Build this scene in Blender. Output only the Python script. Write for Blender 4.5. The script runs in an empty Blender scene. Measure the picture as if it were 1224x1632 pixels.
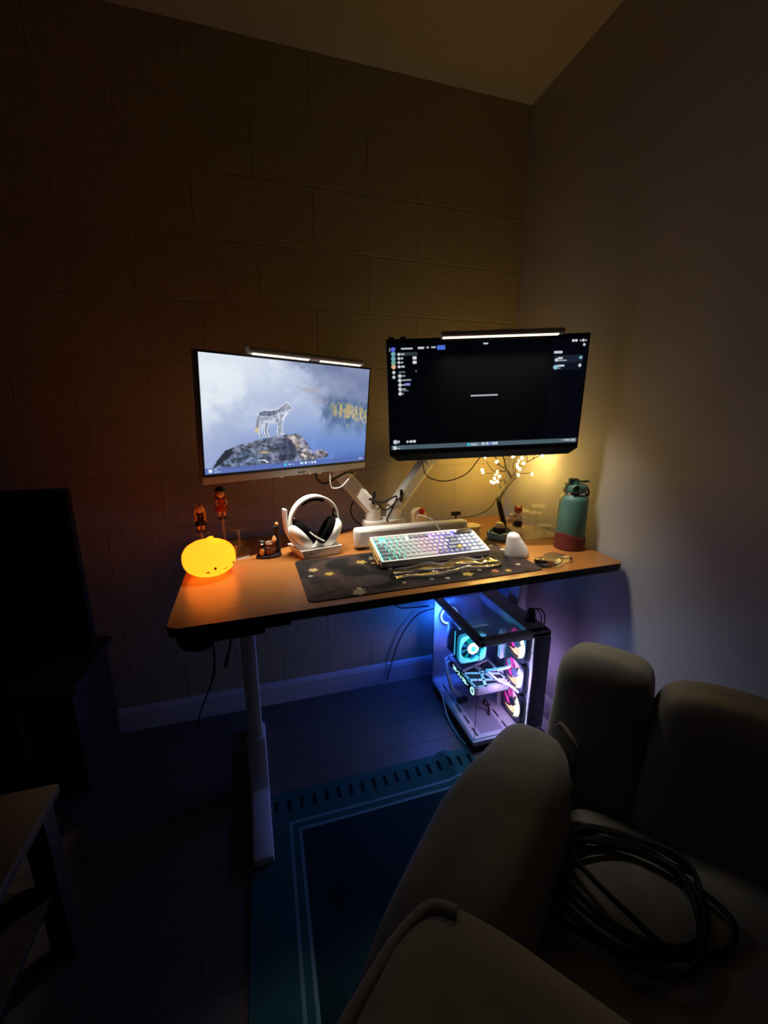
import bpy, bmesh, math, random
import numpy as np
from mathutils import Vector, Matrix, Euler

random.seed(7)
RNG = np.random.default_rng(7)
PI = math.pi
R = math.radians
SC = bpy.context.scene
COL = SC.collection

# ------------------------------------------------------------------ camera
cam_d = bpy.data.cameras.new('camera')
cam_d.sensor_fit = 'HORIZONTAL'
cam_d.sensor_width = 36.0
cam_d.lens = 36.0 * 648.0 / 1224.0
cam_d.clip_start = 0.02
cam = bpy.data.objects.new('camera', cam_d)
COL.objects.link(cam)
cam.location = (0.0, 0.0, 1.27)
cam.rotation_euler = (R(90.0 - 13.37), 0.0, R(-16.41))
SC.camera = cam

# ------------------------------------------------------------------ world, exposure
world = bpy.data.worlds.new('night_room')
SC.world = world
world.use_nodes = True
world.node_tree.nodes['Background'].inputs[0].default_value = (0.9, 0.95, 1.0, 1)
world.node_tree.nodes['Background'].inputs[1].default_value = 0.0005
SC.view_settings.view_transform = 'Standard'
SC.view_settings.look = 'None'
SC.view_settings.gamma = 1.0
SC.view_settings.exposure = 0.0
SC.view_settings.use_curve_mapping = False
SC.cycles.adaptive_threshold = 0.03
SC.cycles.max_bounces = 7
SC.cycles.diffuse_bounces = 4

# light levels of the lamps the place has (tuned here, used in the lamp builders)
L_PUMPKIN = 1.55
L_PUMPKIN_BULB = 0.04
L_SCREEN = 1.08
L_BAR = 2.0
L_BAR_LAMP = 1.45
L_TREE = 150.0
L_FAN = 1.6
L_PC_BLUE = 3.4
L_PC_REAR = 1.3
L_PC_CYAN = 1.2
L_PC_FRONT = 1.9
L_PC_SIDE = 1.7
L_KEYS = 4.0

# ------------------------------------------------------------------ colour and material helpers
def lin(v):
    v = v / 255.0
    return v / 12.92 if v <= 0.04045 else ((v + 0.055) / 1.055) ** 2.4

def rgb(r, g, b):
    return (lin(r), lin(g), lin(b))

MATS = {}

def mat(name, col, rough=0.5, metal=0.0, var=0.12, vscale=30.0, bump=0.0, bscale=60.0, emis=None, estr=0.0,
        trans=0.0, ior=1.45, coat=0.0, sheen=0.0, spec=0.5, sss=0.0, stretch=None):
    """Principled material with a noise-driven colour variation and, if asked, a noise bump."""
    if name in MATS:
        return MATS[name]
    m = bpy.data.materials.new(name)
    m.use_nodes = True
    nt = m.node_tree
    b = nt.nodes['Principled BSDF']
    tc = nt.nodes.new('ShaderNodeTexCoord')
    mp = nt.nodes.new('ShaderNodeMapping')
    nt.links.new(tc.outputs['Object'], mp.inputs['Vector'])
    if stretch:
        mp.inputs['Scale'].default_value = stretch
    nz = nt.nodes.new('ShaderNodeTexNoise')
    nz.inputs['Scale'].default_value = vscale
    nz.inputs['Detail'].default_value = 4.0
    nt.links.new(mp.outputs[0], nz.inputs['Vector'])
    rp = nt.nodes.new('ShaderNodeValToRGB')
    rp.color_ramp.elements[0].position = 0.3
    rp.color_ramp.elements[1].position = 0.7
    lo = tuple(max(0.0, x * (1 - var)) for x in col)
    hi = tuple(min(1.0, x * (1 + var)) for x in col)
    rp.color_ramp.elements[0].color = lo + (1,)
    rp.color_ramp.elements[1].color = hi + (1,)
    nt.links.new(nz.outputs[0], rp.inputs[0])
    nt.links.new(rp.outputs[0], b.inputs['Base Color'])
    b.inputs['Roughness'].default_value = rough
    b.inputs['Metallic'].default_value = metal
    b.inputs['IOR'].default_value = ior
    b.inputs['Specular IOR Level'].default_value = spec
    b.inputs['Transmission Weight'].default_value = trans
    b.inputs['Coat Weight'].default_value = coat
    b.inputs['Sheen Weight'].default_value = sheen
    if sss:
        b.inputs['Subsurface Weight'].default_value = sss
        b.inputs['Subsurface Radius'].default_value = (0.01, 0.01, 0.01)
    if emis:
        b.inputs['Emission Color'].default_value = tuple(emis) + (1,)
        b.inputs['Emission Strength'].default_value = estr
    if bump:
        n2 = nt.nodes.new('ShaderNodeTexNoise')
        n2.inputs['Scale'].default_value = bscale
        n2.inputs['Detail'].default_value = 3.0
        nt.links.new(mp.outputs[0], n2.inputs['Vector'])
        bp = nt.nodes.new('ShaderNodeBump')
        bp.inputs['Strength'].default_value = 1.0
        bp.inputs['Distance'].default_value = bump
        nt.links.new(n2.outputs[0], bp.inputs['Height'])
        nt.links.new(bp.outputs[0], b.inputs['Normal'])
    MATS[name] = m
    return m

def thin_clear(name, tint, refl=1.0, rough=0.03):
    """Thin clear sheet: light passes straight through, Fresnel reflection on top."""
    m = bpy.data.materials.new(name)
    m.use_nodes = True
    nt = m.node_tree
    nt.nodes.clear()
    out = nt.nodes.new('ShaderNodeOutputMaterial')
    mx = nt.nodes.new('ShaderNodeMixShader')
    fr = nt.nodes.new('ShaderNodeFresnel')
    fr.inputs['IOR'].default_value = 1.4
    tr = nt.nodes.new('ShaderNodeBsdfTransparent')
    tr.inputs[0].default_value = tuple(tint) + (1,)
    gl = nt.nodes.new('ShaderNodeBsdfGlossy')
    gl.inputs[0].default_value = (refl, refl, refl, 1)
    gl.inputs['Roughness'].default_value = rough
    ge = nt.nodes.new('ShaderNodeNewGeometry')
    mu = nt.nodes.new('ShaderNodeMath'); mu.operation = 'MULTIPLY'
    iv = nt.nodes.new('ShaderNodeMath'); iv.operation = 'SUBTRACT'; iv.inputs[0].default_value = 1.0
    nt.links.new(ge.outputs['Backfacing'], iv.inputs[1])
    nt.links.new(fr.outputs[0], mu.inputs[0]); nt.links.new(iv.outputs[0], mu.inputs[1])
    nt.links.new(mu.outputs[0], mx.inputs[0])
    nt.links.new(tr.outputs[0], mx.inputs[1])
    nt.links.new(gl.outputs[0], mx.inputs[2])
    nt.links.new(mx.outputs[0], out.inputs[0])
    MATS[name] = m
    return m

def glow(name, col, strength, sample=True):
    """A light-giving surface."""
    if name in MATS:
        return MATS[name]
    m = bpy.data.materials.new(name)
    m.use_nodes = True
    nt = m.node_tree
    nt.nodes.clear()
    out = nt.nodes.new('ShaderNodeOutputMaterial')
    e = nt.nodes.new('ShaderNodeEmission')
    e.inputs[0].default_value = tuple(col) + (1,)
    e.inputs[1].default_value = strength
    nt.links.new(e.outputs[0], out.inputs[0])
    if not sample or strength < 5.0:      # faint emitters are found by the paths themselves
        m.cycles.emission_sampling = 'NONE'
    MATS[name] = m
    return m

def attr_glow(name, strength, sample=True):
    """Screen picture: colours stored on the mesh, given off as light, under a dull glossy panel."""
    m = bpy.data.materials.new(name)
    m.use_nodes = True
    nt = m.node_tree
    b = nt.nodes['Principled BSDF']
    b.inputs['Base Color'].default_value = (0.001, 0.001, 0.001, 1)
    b.inputs['Roughness'].default_value = 0.07
    b.inputs['Specular IOR Level'].default_value = 0.08
    a = nt.nodes.new('ShaderNodeAttribute')
    a.attribute_name = 'picture'
    nt.links.new(a.outputs['Color'], b.inputs['Emission Color'])
    b.inputs['Emission Strength'].default_value = strength
    if not sample:
        m.cycles.emission_sampling = 'NONE'
    MATS[name] = m
    return m

# ------------------------------------------------------------------ mesh helpers
def frame_of(d):
    d = Vector(d).normalized()
    a = Vector((0, 0, 1)) if abs(d.z) < 0.9 else Vector((1, 0, 0))
    u = d.cross(a).normalized()
    return u, d.cross(u).normalized(), d

def smooth_path(pts, n=6):
    pts = [Vector(p) for p in pts]
    if len(pts) < 3:
        return pts
    out = []
    for i in range(len(pts) - 1):
        p0 = pts[max(i - 1, 0)]; p1 = pts[i]; p2 = pts[i + 1]; p3 = pts[min(i + 2, len(pts) - 1)]
        for k in range(n):
            t = k / n
            out.append(0.5 * ((2 * p1) + (-p0 + p2) * t + (2 * p0 - 5 * p1 + 4 * p2 - p3) * t * t + (-p0 + 3 * p1 - 3 * p2 + p3) * t ** 3))
    out.append(pts[-1])
    return out

class MB:
    """Collects shapes; build() links them as one mesh object."""
    def __init__(self):
        self.v = []; self.f = []

    def add(self, vs, fs, mtx=None):
        o = len(self.v)
        for p in vs:
            p = Vector(p)
            self.v.append(mtx @ p if mtx else p)
        for f in fs:
            self.f.append(tuple(i + o for i in f))
        return self

    def box(self, c, s, bevel=0.0, seg=2, mtx=None):
        if bevel <= 0:
            hx, hy, hz = s[0] / 2, s[1] / 2, s[2] / 2
            vs = [(c[0] + a * hx, c[1] + b * hy, c[2] + d * hz) for a in (-1, 1) for b in (-1, 1) for d in (-1, 1)]
            return self.add(vs, [(0, 1, 3, 2), (4, 6, 7, 5), (0, 4, 5, 1), (2, 3, 7, 6), (0, 2, 6, 4), (1, 5, 7, 3)], mtx)
        bm = bmesh.new()
        bmesh.ops.create_cube(bm, size=1.0)
        for v in bm.verts:
            v.co = Vector((v.co.x * s[0], v.co.y * s[1], v.co.z * s[2]))
        bmesh.ops.bevel(bm, geom=list(bm.edges), offset=min(bevel, min(s) * 0.49), segments=seg, profile=0.5, affect='EDGES')
        return self.bm(bm, mtx, Vector(c))

    def bm(self, bm, mtx=None, off=Vector((0, 0, 0))):
        bm.verts.index_update()
        vs = [v.co + off for v in bm.verts]
        fs = [tuple(v.index for v in f.verts) for f in bm.faces]
        bm.free()
        return self.add(vs, fs, mtx)

    def ring_loft(self, rings, cap=True, mtx=None, closed=True):
        n = len(rings[0])
        vs = [p for r_ in rings for p in r_]
        fs = []
        for i in range(len(rings) - 1):
            for j in range(n if closed else n - 1):
                k = (j + 1) % n
                fs.append((i * n + j, i * n + k, (i + 1) * n + k, (i + 1) * n + j))
        if cap:
            fs.append(tuple(reversed(range(n))))
            fs.append(tuple(range((len(rings) - 1) * n, len(rings) * n)))
        return self.add(vs, fs, mtx)

    def cyl(self, p0, p1, r0, r1=None, n=16, mtx=None):
        r1 = r0 if r1 is None else r1
        p0 = Vector(p0); p1 = Vector(p1)
        u, w, d = frame_of(p1 - p0)
        rings = [[p + (u * math.cos(2 * PI * k / n) + w * math.sin(2 * PI * k / n)) * r_ for k in range(n)] for p, r_ in ((p0, r0), (p1, r1))]
        return self.ring_loft(rings, True, mtx)

    def lathe(self, prof, c=(0, 0, 0), n=24, mtx=None, sq=(1, 1)):
        c = Vector(c)
        rings = [[c + Vector((max(r_, 1e-4) * math.cos(2 * PI * k / n) * sq[0], max(r_, 1e-4) * math.sin(2 * PI * k / n) * sq[1], z)) for k in range(n)] for r_, z in prof]
        return self.ring_loft(rings, True, mtx)

    def tube(self, pts, r_, n=8, sm=6, mtx=None):
        P = smooth_path(pts, sm) if sm else [Vector(p) for p in pts]
        m = len(P)
        rr = r_ if callable(r_) else (lambda t: r_)
        rings = []
        u = None
        for i, p in enumerate(P):
            d = (P[min(i + 1, m - 1)] - P[max(i - 1, 0)]).normalized()
            if u is None:
                u, w, _ = frame_of(d)
            else:
                u = (u - d * u.dot(d)).normalized()
            w = d.cross(u)
            q = rr(i / max(m - 1, 1))
            rings.append([p + (u * math.cos(2 * PI * k / n) + w * math.sin(2 * PI * k / n)) * q for k in range(n)])
        return self.ring_loft(rings, True, mtx)

    def band(self, pts, w_, t_, axis=(0, 1, 0), sm=6, mtx=None):
        """Flat strip of width w_ (along axis) and thickness t_ swept along pts."""
        P = smooth_path(pts, sm) if sm else [Vector(p) for p in pts]
        a = Vector(axis).normalized()
        m = len(P)
        rings = []
        for i, p in enumerate(P):
            d = (P[min(i + 1, m - 1)] - P[max(i - 1, 0)]).normalized()
            nn = d.cross(a).normalized()
            ww = w_(i / (m - 1)) if callable(w_) else w_
            h, q = ww / 2, t_ / 2
            e = min(q, h) * 0.5
            rings.append([p + a * x + nn * y for x, y in ((-h, -q + e), (-h + e, -q), (h - e, -q), (h, -q + e), (h, q - e), (h - e, q), (-h + e, q), (-h, q - e))])
        return self.ring_loft(rings, True, mtx)

    def ball(self, c, r_, nu=16, nv=10, e1=1.0, e2=1.0, mtx=None, disp=None):
        """Ellipsoid / superellipsoid (exponents below 1 are boxier)."""
        r_ = (r_, r_, r_) if not hasattr(r_, '__len__') else r_
        def sp(x, e):
            return math.copysign(abs(x) ** e, x)
        c = Vector(c)
        rings = []
        for i in range(nv + 1):
            a = -PI / 2 + PI * i / nv
            ring = []
            for j in range(nu):
                b = 2 * PI * j / nu
                p = Vector((r_[0] * sp(math.cos(a), e1) * sp(math.cos(b), e2), r_[1] * sp(math.cos(a), e1) * sp(math.sin(b), e2), r_[2] * sp(math.sin(a), e1)))
                if disp:
                    p = disp(p)
                ring.append(c + p)
            rings.append(ring)
        return self.ring_loft(rings, True, mtx)

    def prism(self, poly, y0, y1, mtx=None):
        """Polygon given in x,z extruded along y."""
        n = len(poly)
        return self.ring_loft([[Vector((x, y0, z)) for x, z in poly], [Vector((x, y1, z)) for x, z in poly]], True, mtx)

    def plate(self, poly, z0, z1, mtx=None):
        """Polygon given in x,y extruded along z."""
        return self.ring_loft([[Vector((x, y, z0)) for x, y in poly], [Vector((x, y, z1)) for x, y in poly]], True, mtx)

    def build(self, name, m, parent=None, smooth=True, label=None):
        me = bpy.data.meshes.new(name)
        me.from_pydata([tuple(p) for p in self.v], [], self.f)
        bm = bmesh.new(); bm.from_mesh(me)
        bmesh.ops.recalc_face_normals(bm, faces=bm.faces)
        bm.to_mesh(me); bm.free()
        if smooth:
            me.polygons.foreach_set('use_smooth', [True] * len(me.polygons))
            try:
                me.set_sharp_from_angle(angle=R(38))
            except Exception:
                pass
        me.materials.append(m if not isinstance(m, str) else MATS[m])
        o = bpy.data.objects.new(name, me)
        COL.objects.link(o)
        if parent:
            o.parent = parent
        if label:
            o['label'] = label
        return o

def share(src, name, parent, loc=(0, 0, 0), rot=(0, 0, 0), scale=(1, 1, 1), m=None):
    """A further piece that shares the mesh of src."""
    o = bpy.data.objects.new(name, src.data)
    COL.objects.link(o)
    o.parent = parent
    o.location = loc; o.rotation_euler = rot; o.scale = scale
    if m:
        o.material_slots[0].link = 'OBJECT'
        o.material_slots[0].material = m
    return o

def tag(o, label, cat, group=None, kind=None):
    o['label'] = label
    o['category'] = cat
    if group:
        o['group'] = group
    if kind:
        o['kind'] = kind
    return o

def thing(name, label, cat, loc=(0, 0, 0), rz=0.0, group=None):
    o = bpy.data.objects.new(name, None)
    o.empty_display_size = 0.05
    COL.objects.link(o)
    o.location = loc
    o.rotation_euler = (0, 0, rz)
    return tag(o, label, cat, group)

def struct(o, label=None):
    o['kind'] = 'structure'
    if label:
        o['label'] = label
    return o

def lamp(name, parent, loc, col, watts, radius=0.02):
    d = bpy.data.lights.new(name, 'POINT')
    d.color = col
    d.energy = watts
    d.shadow_soft_size = radius
    o = bpy.data.objects.new(name, d)
    COL.objects.link(o)
    o.parent = parent
    o.location = loc
    return o

def rounded_poly(x0, x1, y0, y1, r_, n=5):
    out = []
    for cx, cy, a0 in ((x1 - r_, y1 - r_, 0), (x0 + r_, y1 - r_, 90), (x0 + r_, y0 + r_, 180), (x1 - r_, y0 + r_, 270)):
        for k in range(n + 1):
            a = R(a0 + 90 * k / n)
            out.append((cx + r_ * math.cos(a), cy + r_ * math.sin(a)))
    return out

# ------------------------------------------------------------------ materials
mat('white_plastic', rgb(238, 237, 234), 0.42, var=0.03)
mat('white_metal', rgb(214, 214, 216), 0.38, var=0.04)
mat('arm_paint', rgb(196, 194, 190), 0.42, var=0.04)
mat('silver_plastic', rgb(176, 176, 178), 0.4, var=0.04)
mat('black_plastic', rgb(18, 18, 20), 0.45, var=0.2)
mat('black_matte', rgb(12, 12, 13), 0.8, var=0.2)
mat('black_rubber', rgb(16, 16, 16), 0.6, var=0.2)
mat('black_foam', rgb(9, 9, 10), 0.95, var=0.25, bump=0.0006, bscale=400, spec=0.1)
mat('wood_top', rgb(154, 101, 50), 0.30, var=0.10, vscale=7.0, stretch=(1.2, 14, 6), bump=0.00008, bscale=20, spec=0.9)
mat('edge_band', rgb(22, 18, 15), 0.5, var=0.2)
mat('wall_paint', rgb(172, 160, 130), 0.72, var=0.03, vscale=3.0, bump=0.0026, bscale=38, spec=0.3)
mat('plaster', rgb(170, 169, 167), 0.6, var=0.02, vscale=2.0, bump=0.0003, bscale=40, spec=0.35)
mat('ceiling_paint', rgb(176, 168, 150), 0.85, var=0.03, bump=0.001, bscale=60)
mat('trim_paint', rgb(200, 200, 200), 0.5, var=0.03)
mat('floor_wood', rgb(96, 88, 82), 0.34, var=0.25, vscale=5.0, stretch=(2, 26, 6), bump=0.0002, bscale=30)
mat('joint_dark', rgb(30, 27, 25), 0.8, var=0.2)
mat('mortar', rgb(160, 150, 122), 0.85, var=0.06)
mat('velvet_beige', rgb(128, 126, 118), 0.9, var=0.10, vscale=18, bump=0.0005, bscale=140, sheen=0.25, spec=0.15)
mat('resin_clear', (0.98, 0.98, 0.97), 0.04, var=0.01, trans=1.0, ior=1.47)
mat('bottle_green', rgb(72, 112, 104), 0.5, var=0.06, bump=0.0001, bscale=900)
mat('boot_red', rgb(98, 36, 27), 0.7, var=0.12)
mat('bark', rgb(34, 24, 18), 0.7, var=0.3, vscale=60, bump=0.001, bscale=120)
mat('teal_glaze', rgb(112, 158, 178), 0.3, var=0.08)
mat('cream', rgb(232, 214, 176), 0.55, var=0.05)
mat('orange_light_wood', rgb(222, 160, 90), 0.5, var=0.1)
mat('figure_skin', rgb(226, 178, 150), 0.5, var=0.05)
mat('figure_brown', rgb(120, 76, 48), 0.5, var=0.12)
mat('figure_black', rgb(24, 22, 24), 0.45, var=0.2)
mat('figure_red', rgb(170, 60, 44), 0.45, var=0.1)
mat('figure_tan', rgb(206, 150, 92), 0.5, var=0.1)
mat('figure_hair', rgb(206, 168, 120), 0.5, var=0.1)
mat('figure_dark_green', rgb(44, 58, 50), 0.5, var=0.15)
mat('figure_white', rgb(230, 224, 214), 0.5, var=0.05)
mat('bear_brown', rgb(168, 76, 52), 0.55, var=0.1)
mat('key_cap', rgb(186, 186, 194), 0.42, var=0.02)
mat('key_cap_grey', rgb(128, 138, 150), 0.45, var=0.03)
mat('key_cap_gold', rgb(214, 186, 84), 0.4, var=0.05)
mat('pc_white', rgb(205, 208, 214), 0.4, var=0.03)
mat('pc_dark', rgb(44, 45, 50), 0.45, var=0.1)
mat('pc_fin', rgb(60, 66, 80), 0.35, metal=0.4, var=0.1)
mat('pc_board', rgb(52, 54, 66), 0.5, var=0.3, vscale=120)
mat('pc_mesh', rgb(150, 154, 166), 0.6, var=0.12, vscale=400)
mat('chrome', rgb(210, 210, 214), 0.15, metal=1.0, var=0.03)
mat('dark_lacquer', rgb(14, 13, 13), 0.35, var=0.2)
mat('dark_wood', rgb(48, 40, 34), 0.5, var=0.2, vscale=12, stretch=(1, 10, 4))
thin_clear('case_glass', (0.86, 0.88, 0.92), 0.9, 0.02)
thin_clear('acrylic', (0.93, 0.92, 0.90), 1.0, 0.04)
_nt = MATS['acrylic'].node_tree
_mx = _nt.nodes.new('ShaderNodeMixShader'); _df = _nt.nodes.new('ShaderNodeBsdfDiffuse')
_df.inputs[0].default_value = (0.9, 0.88, 0.84, 1); _mx.inputs[0].default_value = 0.16
_out = [n for n in _nt.nodes if n.type == 'OUTPUT_MATERIAL'][0]
_src = _out.inputs[0].links[0].from_socket
_nt.links.new(_src, _mx.inputs[1]); _nt.links.new(_df.outputs[0], _mx.inputs[2]); _nt.links.new(_mx.outputs[0], _out.inputs[0])
# perforated sheet metal: part of it is open
def perforated(name, col, open_):
    m = bpy.data.materials.new(name); m.use_nodes = True
    nt = m.node_tree; b = nt.nodes['Principled BSDF']; out = [n for n in nt.nodes if n.type == 'OUTPUT_MATERIAL'][0]
    b.inputs['Base Color'].default_value = tuple(col) + (1,); b.inputs['Roughness'].default_value = 0.5
    mx = nt.nodes.new('ShaderNodeMixShader'); tr = nt.nodes.new('ShaderNodeBsdfTransparent')
    mx.inputs[0].default_value = open_
    nt.links.new(b.outputs[0], mx.inputs[1]); nt.links.new(tr.outputs[0], mx.inputs[2]); nt.links.new(mx.outputs[0], out.inputs[0])
    MATS[name] = m
perforated('pc_vent', rgb(150, 154, 166), 0.4)

# ================================================================== THE SETTING
X0, X1, Y0, Y1, ZC = -2.2, 1.097, -1.6, 1.674, 2.45
T = 0.1
floor = struct(MB().box(((X0 + X1) / 2, (Y0 + Y1) / 2, -0.055), (X1 - X0 + 2 * T, Y1 - Y0 + 2 * T, 0.09)).build('floor', 'joint_dark', smooth=False), 'dark laminate plank floor')
pw = 0.1365
rows = int((Y1 - Y0) / pw)
pl_src = None
for i in range(rows):
    y = Y1 - pw * (i + 0.5)
    off = (i * 0.47) % 1.2
    x = X0 - off
    while x < X1:
        a, b = max(x, X0), min(x + 1.2, X1)
        if b - a > 0.05:
            if pl_src is None:
                pl_src = MB().box((0, 0, 0), (1.0, 1.0, 1.0), 0.0).build('plank', 'floor_wood', floor, smooth=False)
                p = pl_src
            else:
                p = share(pl_src, 'plank', floor)
            p.location = ((a + b) / 2, y, -0.005)
            p.scale = (b - a - 0.0012, pw - 0.0012, 0.01)
        x += 1.2
struct(MB().box(((X0 + X1) / 2, (Y0 + Y1) / 2, ZC + 0.05), (X1 - X0 + 2 * T, Y1 - Y0 + 2 * T, 0.1)).build('ceiling', 'ceiling_paint', smooth=False), 'plain painted ceiling')
struct(MB().box((X1 + T / 2, (Y0 + Y1) / 2, ZC / 2), (T, Y1 - Y0 + 2 * T, ZC)).build('wall_right', 'plaster', smooth=False), 'smooth white plastered wall')
struct(MB().box((X0 - T / 2, (Y0 + Y1) / 2, ZC / 2), (T, Y1 - Y0 + 2 * T, ZC)).build('wall_left', 'plaster', smooth=False), 'plain wall far off in the dark')
struct(MB().box(((X0 + X1) / 2, Y0 - T / 2, ZC / 2), (X1 - X0, T, ZC)).build('wall_front', 'plaster', smooth=False), 'plain wall behind the viewer')
wall_back = struct(MB().box(((X0 + X1) / 2, Y1 + 0.0012 + T / 2, ZC / 2), (X1 - X0, T, ZC)).build('wall_back', 'mortar', smooth=False), 'painted concrete block wall')
bl, bh = 0.4025, 0.2013
blk = None
for r_ in range(-5, 14):
    z0 = 0.852 + (r_) * bh
    z1 = z0 + bh
    if z1 < 0.02 or z0 > ZC - 0.02:
        continue
    xo = 0.83 if r_ % 2 == 0 else 0.83 - bl / 2
    k = math.floor((X0 - xo) / bl)
    while xo + k * bl < X1 - 0.01:
        a, b = max(xo + k * bl, X0), min(xo + (k + 1) * bl, X1)
        za, zb = max(z0, 0), min(z1, ZC)
        k += 1
        if b - a < 0.02 or zb - za < 0.02:
            continue
        full = abs(b - a - bl) < 1e-4 and abs(zb - za - bh) < 1e-4
        if full and blk:
            o = share(blk, 'block', wall_back)
            o.location = ((a + b) / 2, Y1 + 0.010, (za + zb) / 2)
        else:
            o = MB().box((0, 0, 0), (b - a - 0.002, 0.02, zb - za - 0.002), 0.0014, 1).build('block', 'wall_paint', wall_back, smooth=False)
            o.location = ((a + b) / 2, Y1 + 0.010, (za + zb) / 2)
            if full:
                blk = o
def baseboard(name, mtx, L):
    prof = [(0, 0), (0.014, 0), (0.014, 0.085), (0.009, 0.1), (0, 0.105)]
    return struct(MB().ring_loft([[Vector((x, -y, z)) for y, z in prof] for x in (0, L)], True, mtx).build(name, 'trim_paint', smooth=False), 'white skirting board')
baseboard('baseboard_back', Matrix.Translation((X0, Y1, 0)), X1 - X0)
baseboard('baseboard_right', Matrix.Translation((X1, Y1 - 0.014, 0)) @ Matrix.Rotation(R(-90), 4, 'Z'), Y1 - Y0 - 0.014)

# ================================================================== RUG
def rug():
    x0, x1, y0, y1 = -0.11, 0.69, -0.7, 1.19
    nx, ny = 54, 90
    def h(x, y):
        rl = 0.585 + 0.10 * (1.19 - y)
        g = math.exp(-((x - rl) / 0.022) ** 2) * 0.014 * max(0.0, min(1.0, (y - 0.75) / 0.35))
        return 0.004 + g + 0.0012 * math.sin(9 * x + 3) * math.sin(7 * y)
    b = MB()
    top = [[Vector((x0 + (x1 - x0) * i / nx, y0 + (y1 - y0) * j / ny, 0)) for i in range(nx + 1)] for j in range(ny + 1)]
    vs = []; fs = []
    for j in range(ny + 1):
        for i in range(nx + 1):
            p = top[j][i]; vs.append((p.x, p.y, max(0.003, h(p.x, p.y)) + 0.002))
    n0 = len(vs)
    for j in range(ny + 1):
        for i in range(nx + 1):
            p = top[j][i]; vs.append((p.x, p.y, 0.0012))
    w = nx + 1
    for j in range(ny):
        for i in range(nx):
            a = j * w + i
            fs.append((a, a + 1, a + w + 1, a + w))
            fs.append((n0 + a, n0 + a + w, n0 + a + w + 1, n0 + a + 1))
    for i in range(nx):
        fs.append((i, n0 + i, n0 + i + 1, i + 1)); a = ny * w + i; fs.append((a, a + 1, n0 + a + 1, n0 + a))
    for j in range(ny):
        a = j * w; fs.append((a, a + w, n0 + a + w, n0 + a)); a = j * w + nx; fs.append((a, n0 + a, n0 + a + w, a + w))
    b.add(vs, fs)
    m = bpy.data.materials.new('rug_weave')
    m.use_nodes = True
    nt = m.node_tree; L = nt.links
    def math_(op, a, c=None, d=None):
        n = nt.nodes.new('ShaderNodeMath'); n.operation = op
        for i, q in enumerate((a, c, d)):
            if q is None: continue
            if isinstance(q, (int, float)): n.inputs[i].default_value = q
            else: L.new(q, n.inputs[i])
        return n.outputs[0]
    tc = nt.nodes.new('ShaderNodeTexCoord')
    sx = nt.nodes.new('ShaderNodeSeparateXYZ')
    L.new(tc.outputs['Object'], sx.inputs[0])
    X, Y = sx.outputs[0], sx.outputs[1]
    dl = math_('SUBTRACT', X, x0)
    db = math_('SUBTRACT', y1, Y)
    d = math_('MINIMUM', dl, db)
    def bandf(q, a, c):
        return math_('MULTIPLY', math_('GREATER_THAN', q, a), math_('LESS_THAN', q, c))
    st = math_('ADD', bandf(d, 0.112, 0.121), bandf(d, 0.140, 0.149))
    tick = math_('MULTIPLY', bandf(db, 0.03, 0.072), math_('LESS_THAN', math_('FRACT', math_('MULTIPLY', X, 24.0)), 0.32))
    dia = math_('LESS_THAN', math_('ADD', math_('ABSOLUTE', math_('SUBTRACT', math_('FRACT', math_('MULTIPLY', X, 4.2)), 0.5)), math_('ABSOLUTE', math_('SUBTRACT', math_('FRACT', math_('MULTIPLY', Y, 4.2)), 0.5))), 0.17)
    dia = math_('MULTIPLY', dia, math_('GREATER_THAN', d, 0.2))
    def mix(f, c1, c2):
        n = nt.nodes.new('ShaderNodeMix'); n.data_type = 'RGBA'
        L.new(f, n.inputs[0])
        for i, q in ((6, c1), (7, c2)):
            if isinstance(q, tuple): n.inputs[i].default_value = q + (1,)
            else: L.new(q, n.inputs[i])
        return n.outputs[2]
    c = mix(tick, rgb(44, 92, 92), rgb(16, 32, 36))
    c = mix(math_('GREATER_THAN', d, 0.149), c, rgb(24, 52, 58))
    c = mix(dia, c, rgb(20, 38, 46))
    c = mix(st, c, rgb(112, 146, 150))
    L.new(c, nt.nodes['Principled BSDF'].inputs['Base Color'])
    nt.nodes['Principled BSDF'].inputs['Roughness'].default_value = 0.95
    nt.nodes['Principled BSDF'].inputs['Specular IOR Level'].default_value = 0.1
    return tag(b.build('rug', m), 'dark teal woven rug with pale double border lines under the armchair', 'rug')
rug()

# ================================================================== DESK
DROT = R(2.2)
DZ = 0.814
desk = thing('standing_desk', 'standing desk with orange-brown wooden top, black edge and white legs', 'desk', (0.426, 1.265, 0.0), DROT)
# local frame: x -0.672..0.672, y -0.335..0.335
DW, DD = 0.671, 0.335
poly = rounded_poly(-DW, DW - 0.026, -DD, DD, 0.03, 6)
MB().plate(poly, DZ - 0.0012, DZ).build('tabletop', 'wood_top', desk, smooth=False)
MB().plate(rounded_poly(-DW, DW - 0.026, -DD, DD, 0.03, 6), DZ - 0.024, DZ - 0.0013).build('edge_band', 'edge_band', desk, smooth=False, label='black edge of the tabletop')
for nm, lx, ly in (('left', -0.513, -0.005), ('right', 0.612, 0.135)):
    lg = MB().box((lx, ly, 0.41), (0.044, 0.07, 0.72), 0.004).build('leg', 'white_metal', desk)
    MB().box((lx, ly, 0.13), (0.058, 0.085, 0.2), 0.004).build('leg_sleeve', 'white_metal', lg)
    yc = 0.0 if nm == 'left' else 0.03
    MB().box((lx, yc, 0.017), (0.06, 0.56 if nm == 'left' else 0.5, 0.03), 0.008).build('foot', 'white_metal', desk)
    MB().box((lx, yc, 0.775), (0.05, 0.5, 0.03), 0.004).build('side_rail', 'black_plastic', desk)
MB().box((0.05, -0.005, 0.765), (1.10, 0.05, 0.04), 0.003).build('cross_rail', 'black_plastic', desk)
MB().box((-0.525, -0.215, 0.745), (0.13, 0.05, 0.06), 0.004).build('control_box', 'black_plastic', desk)
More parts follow.
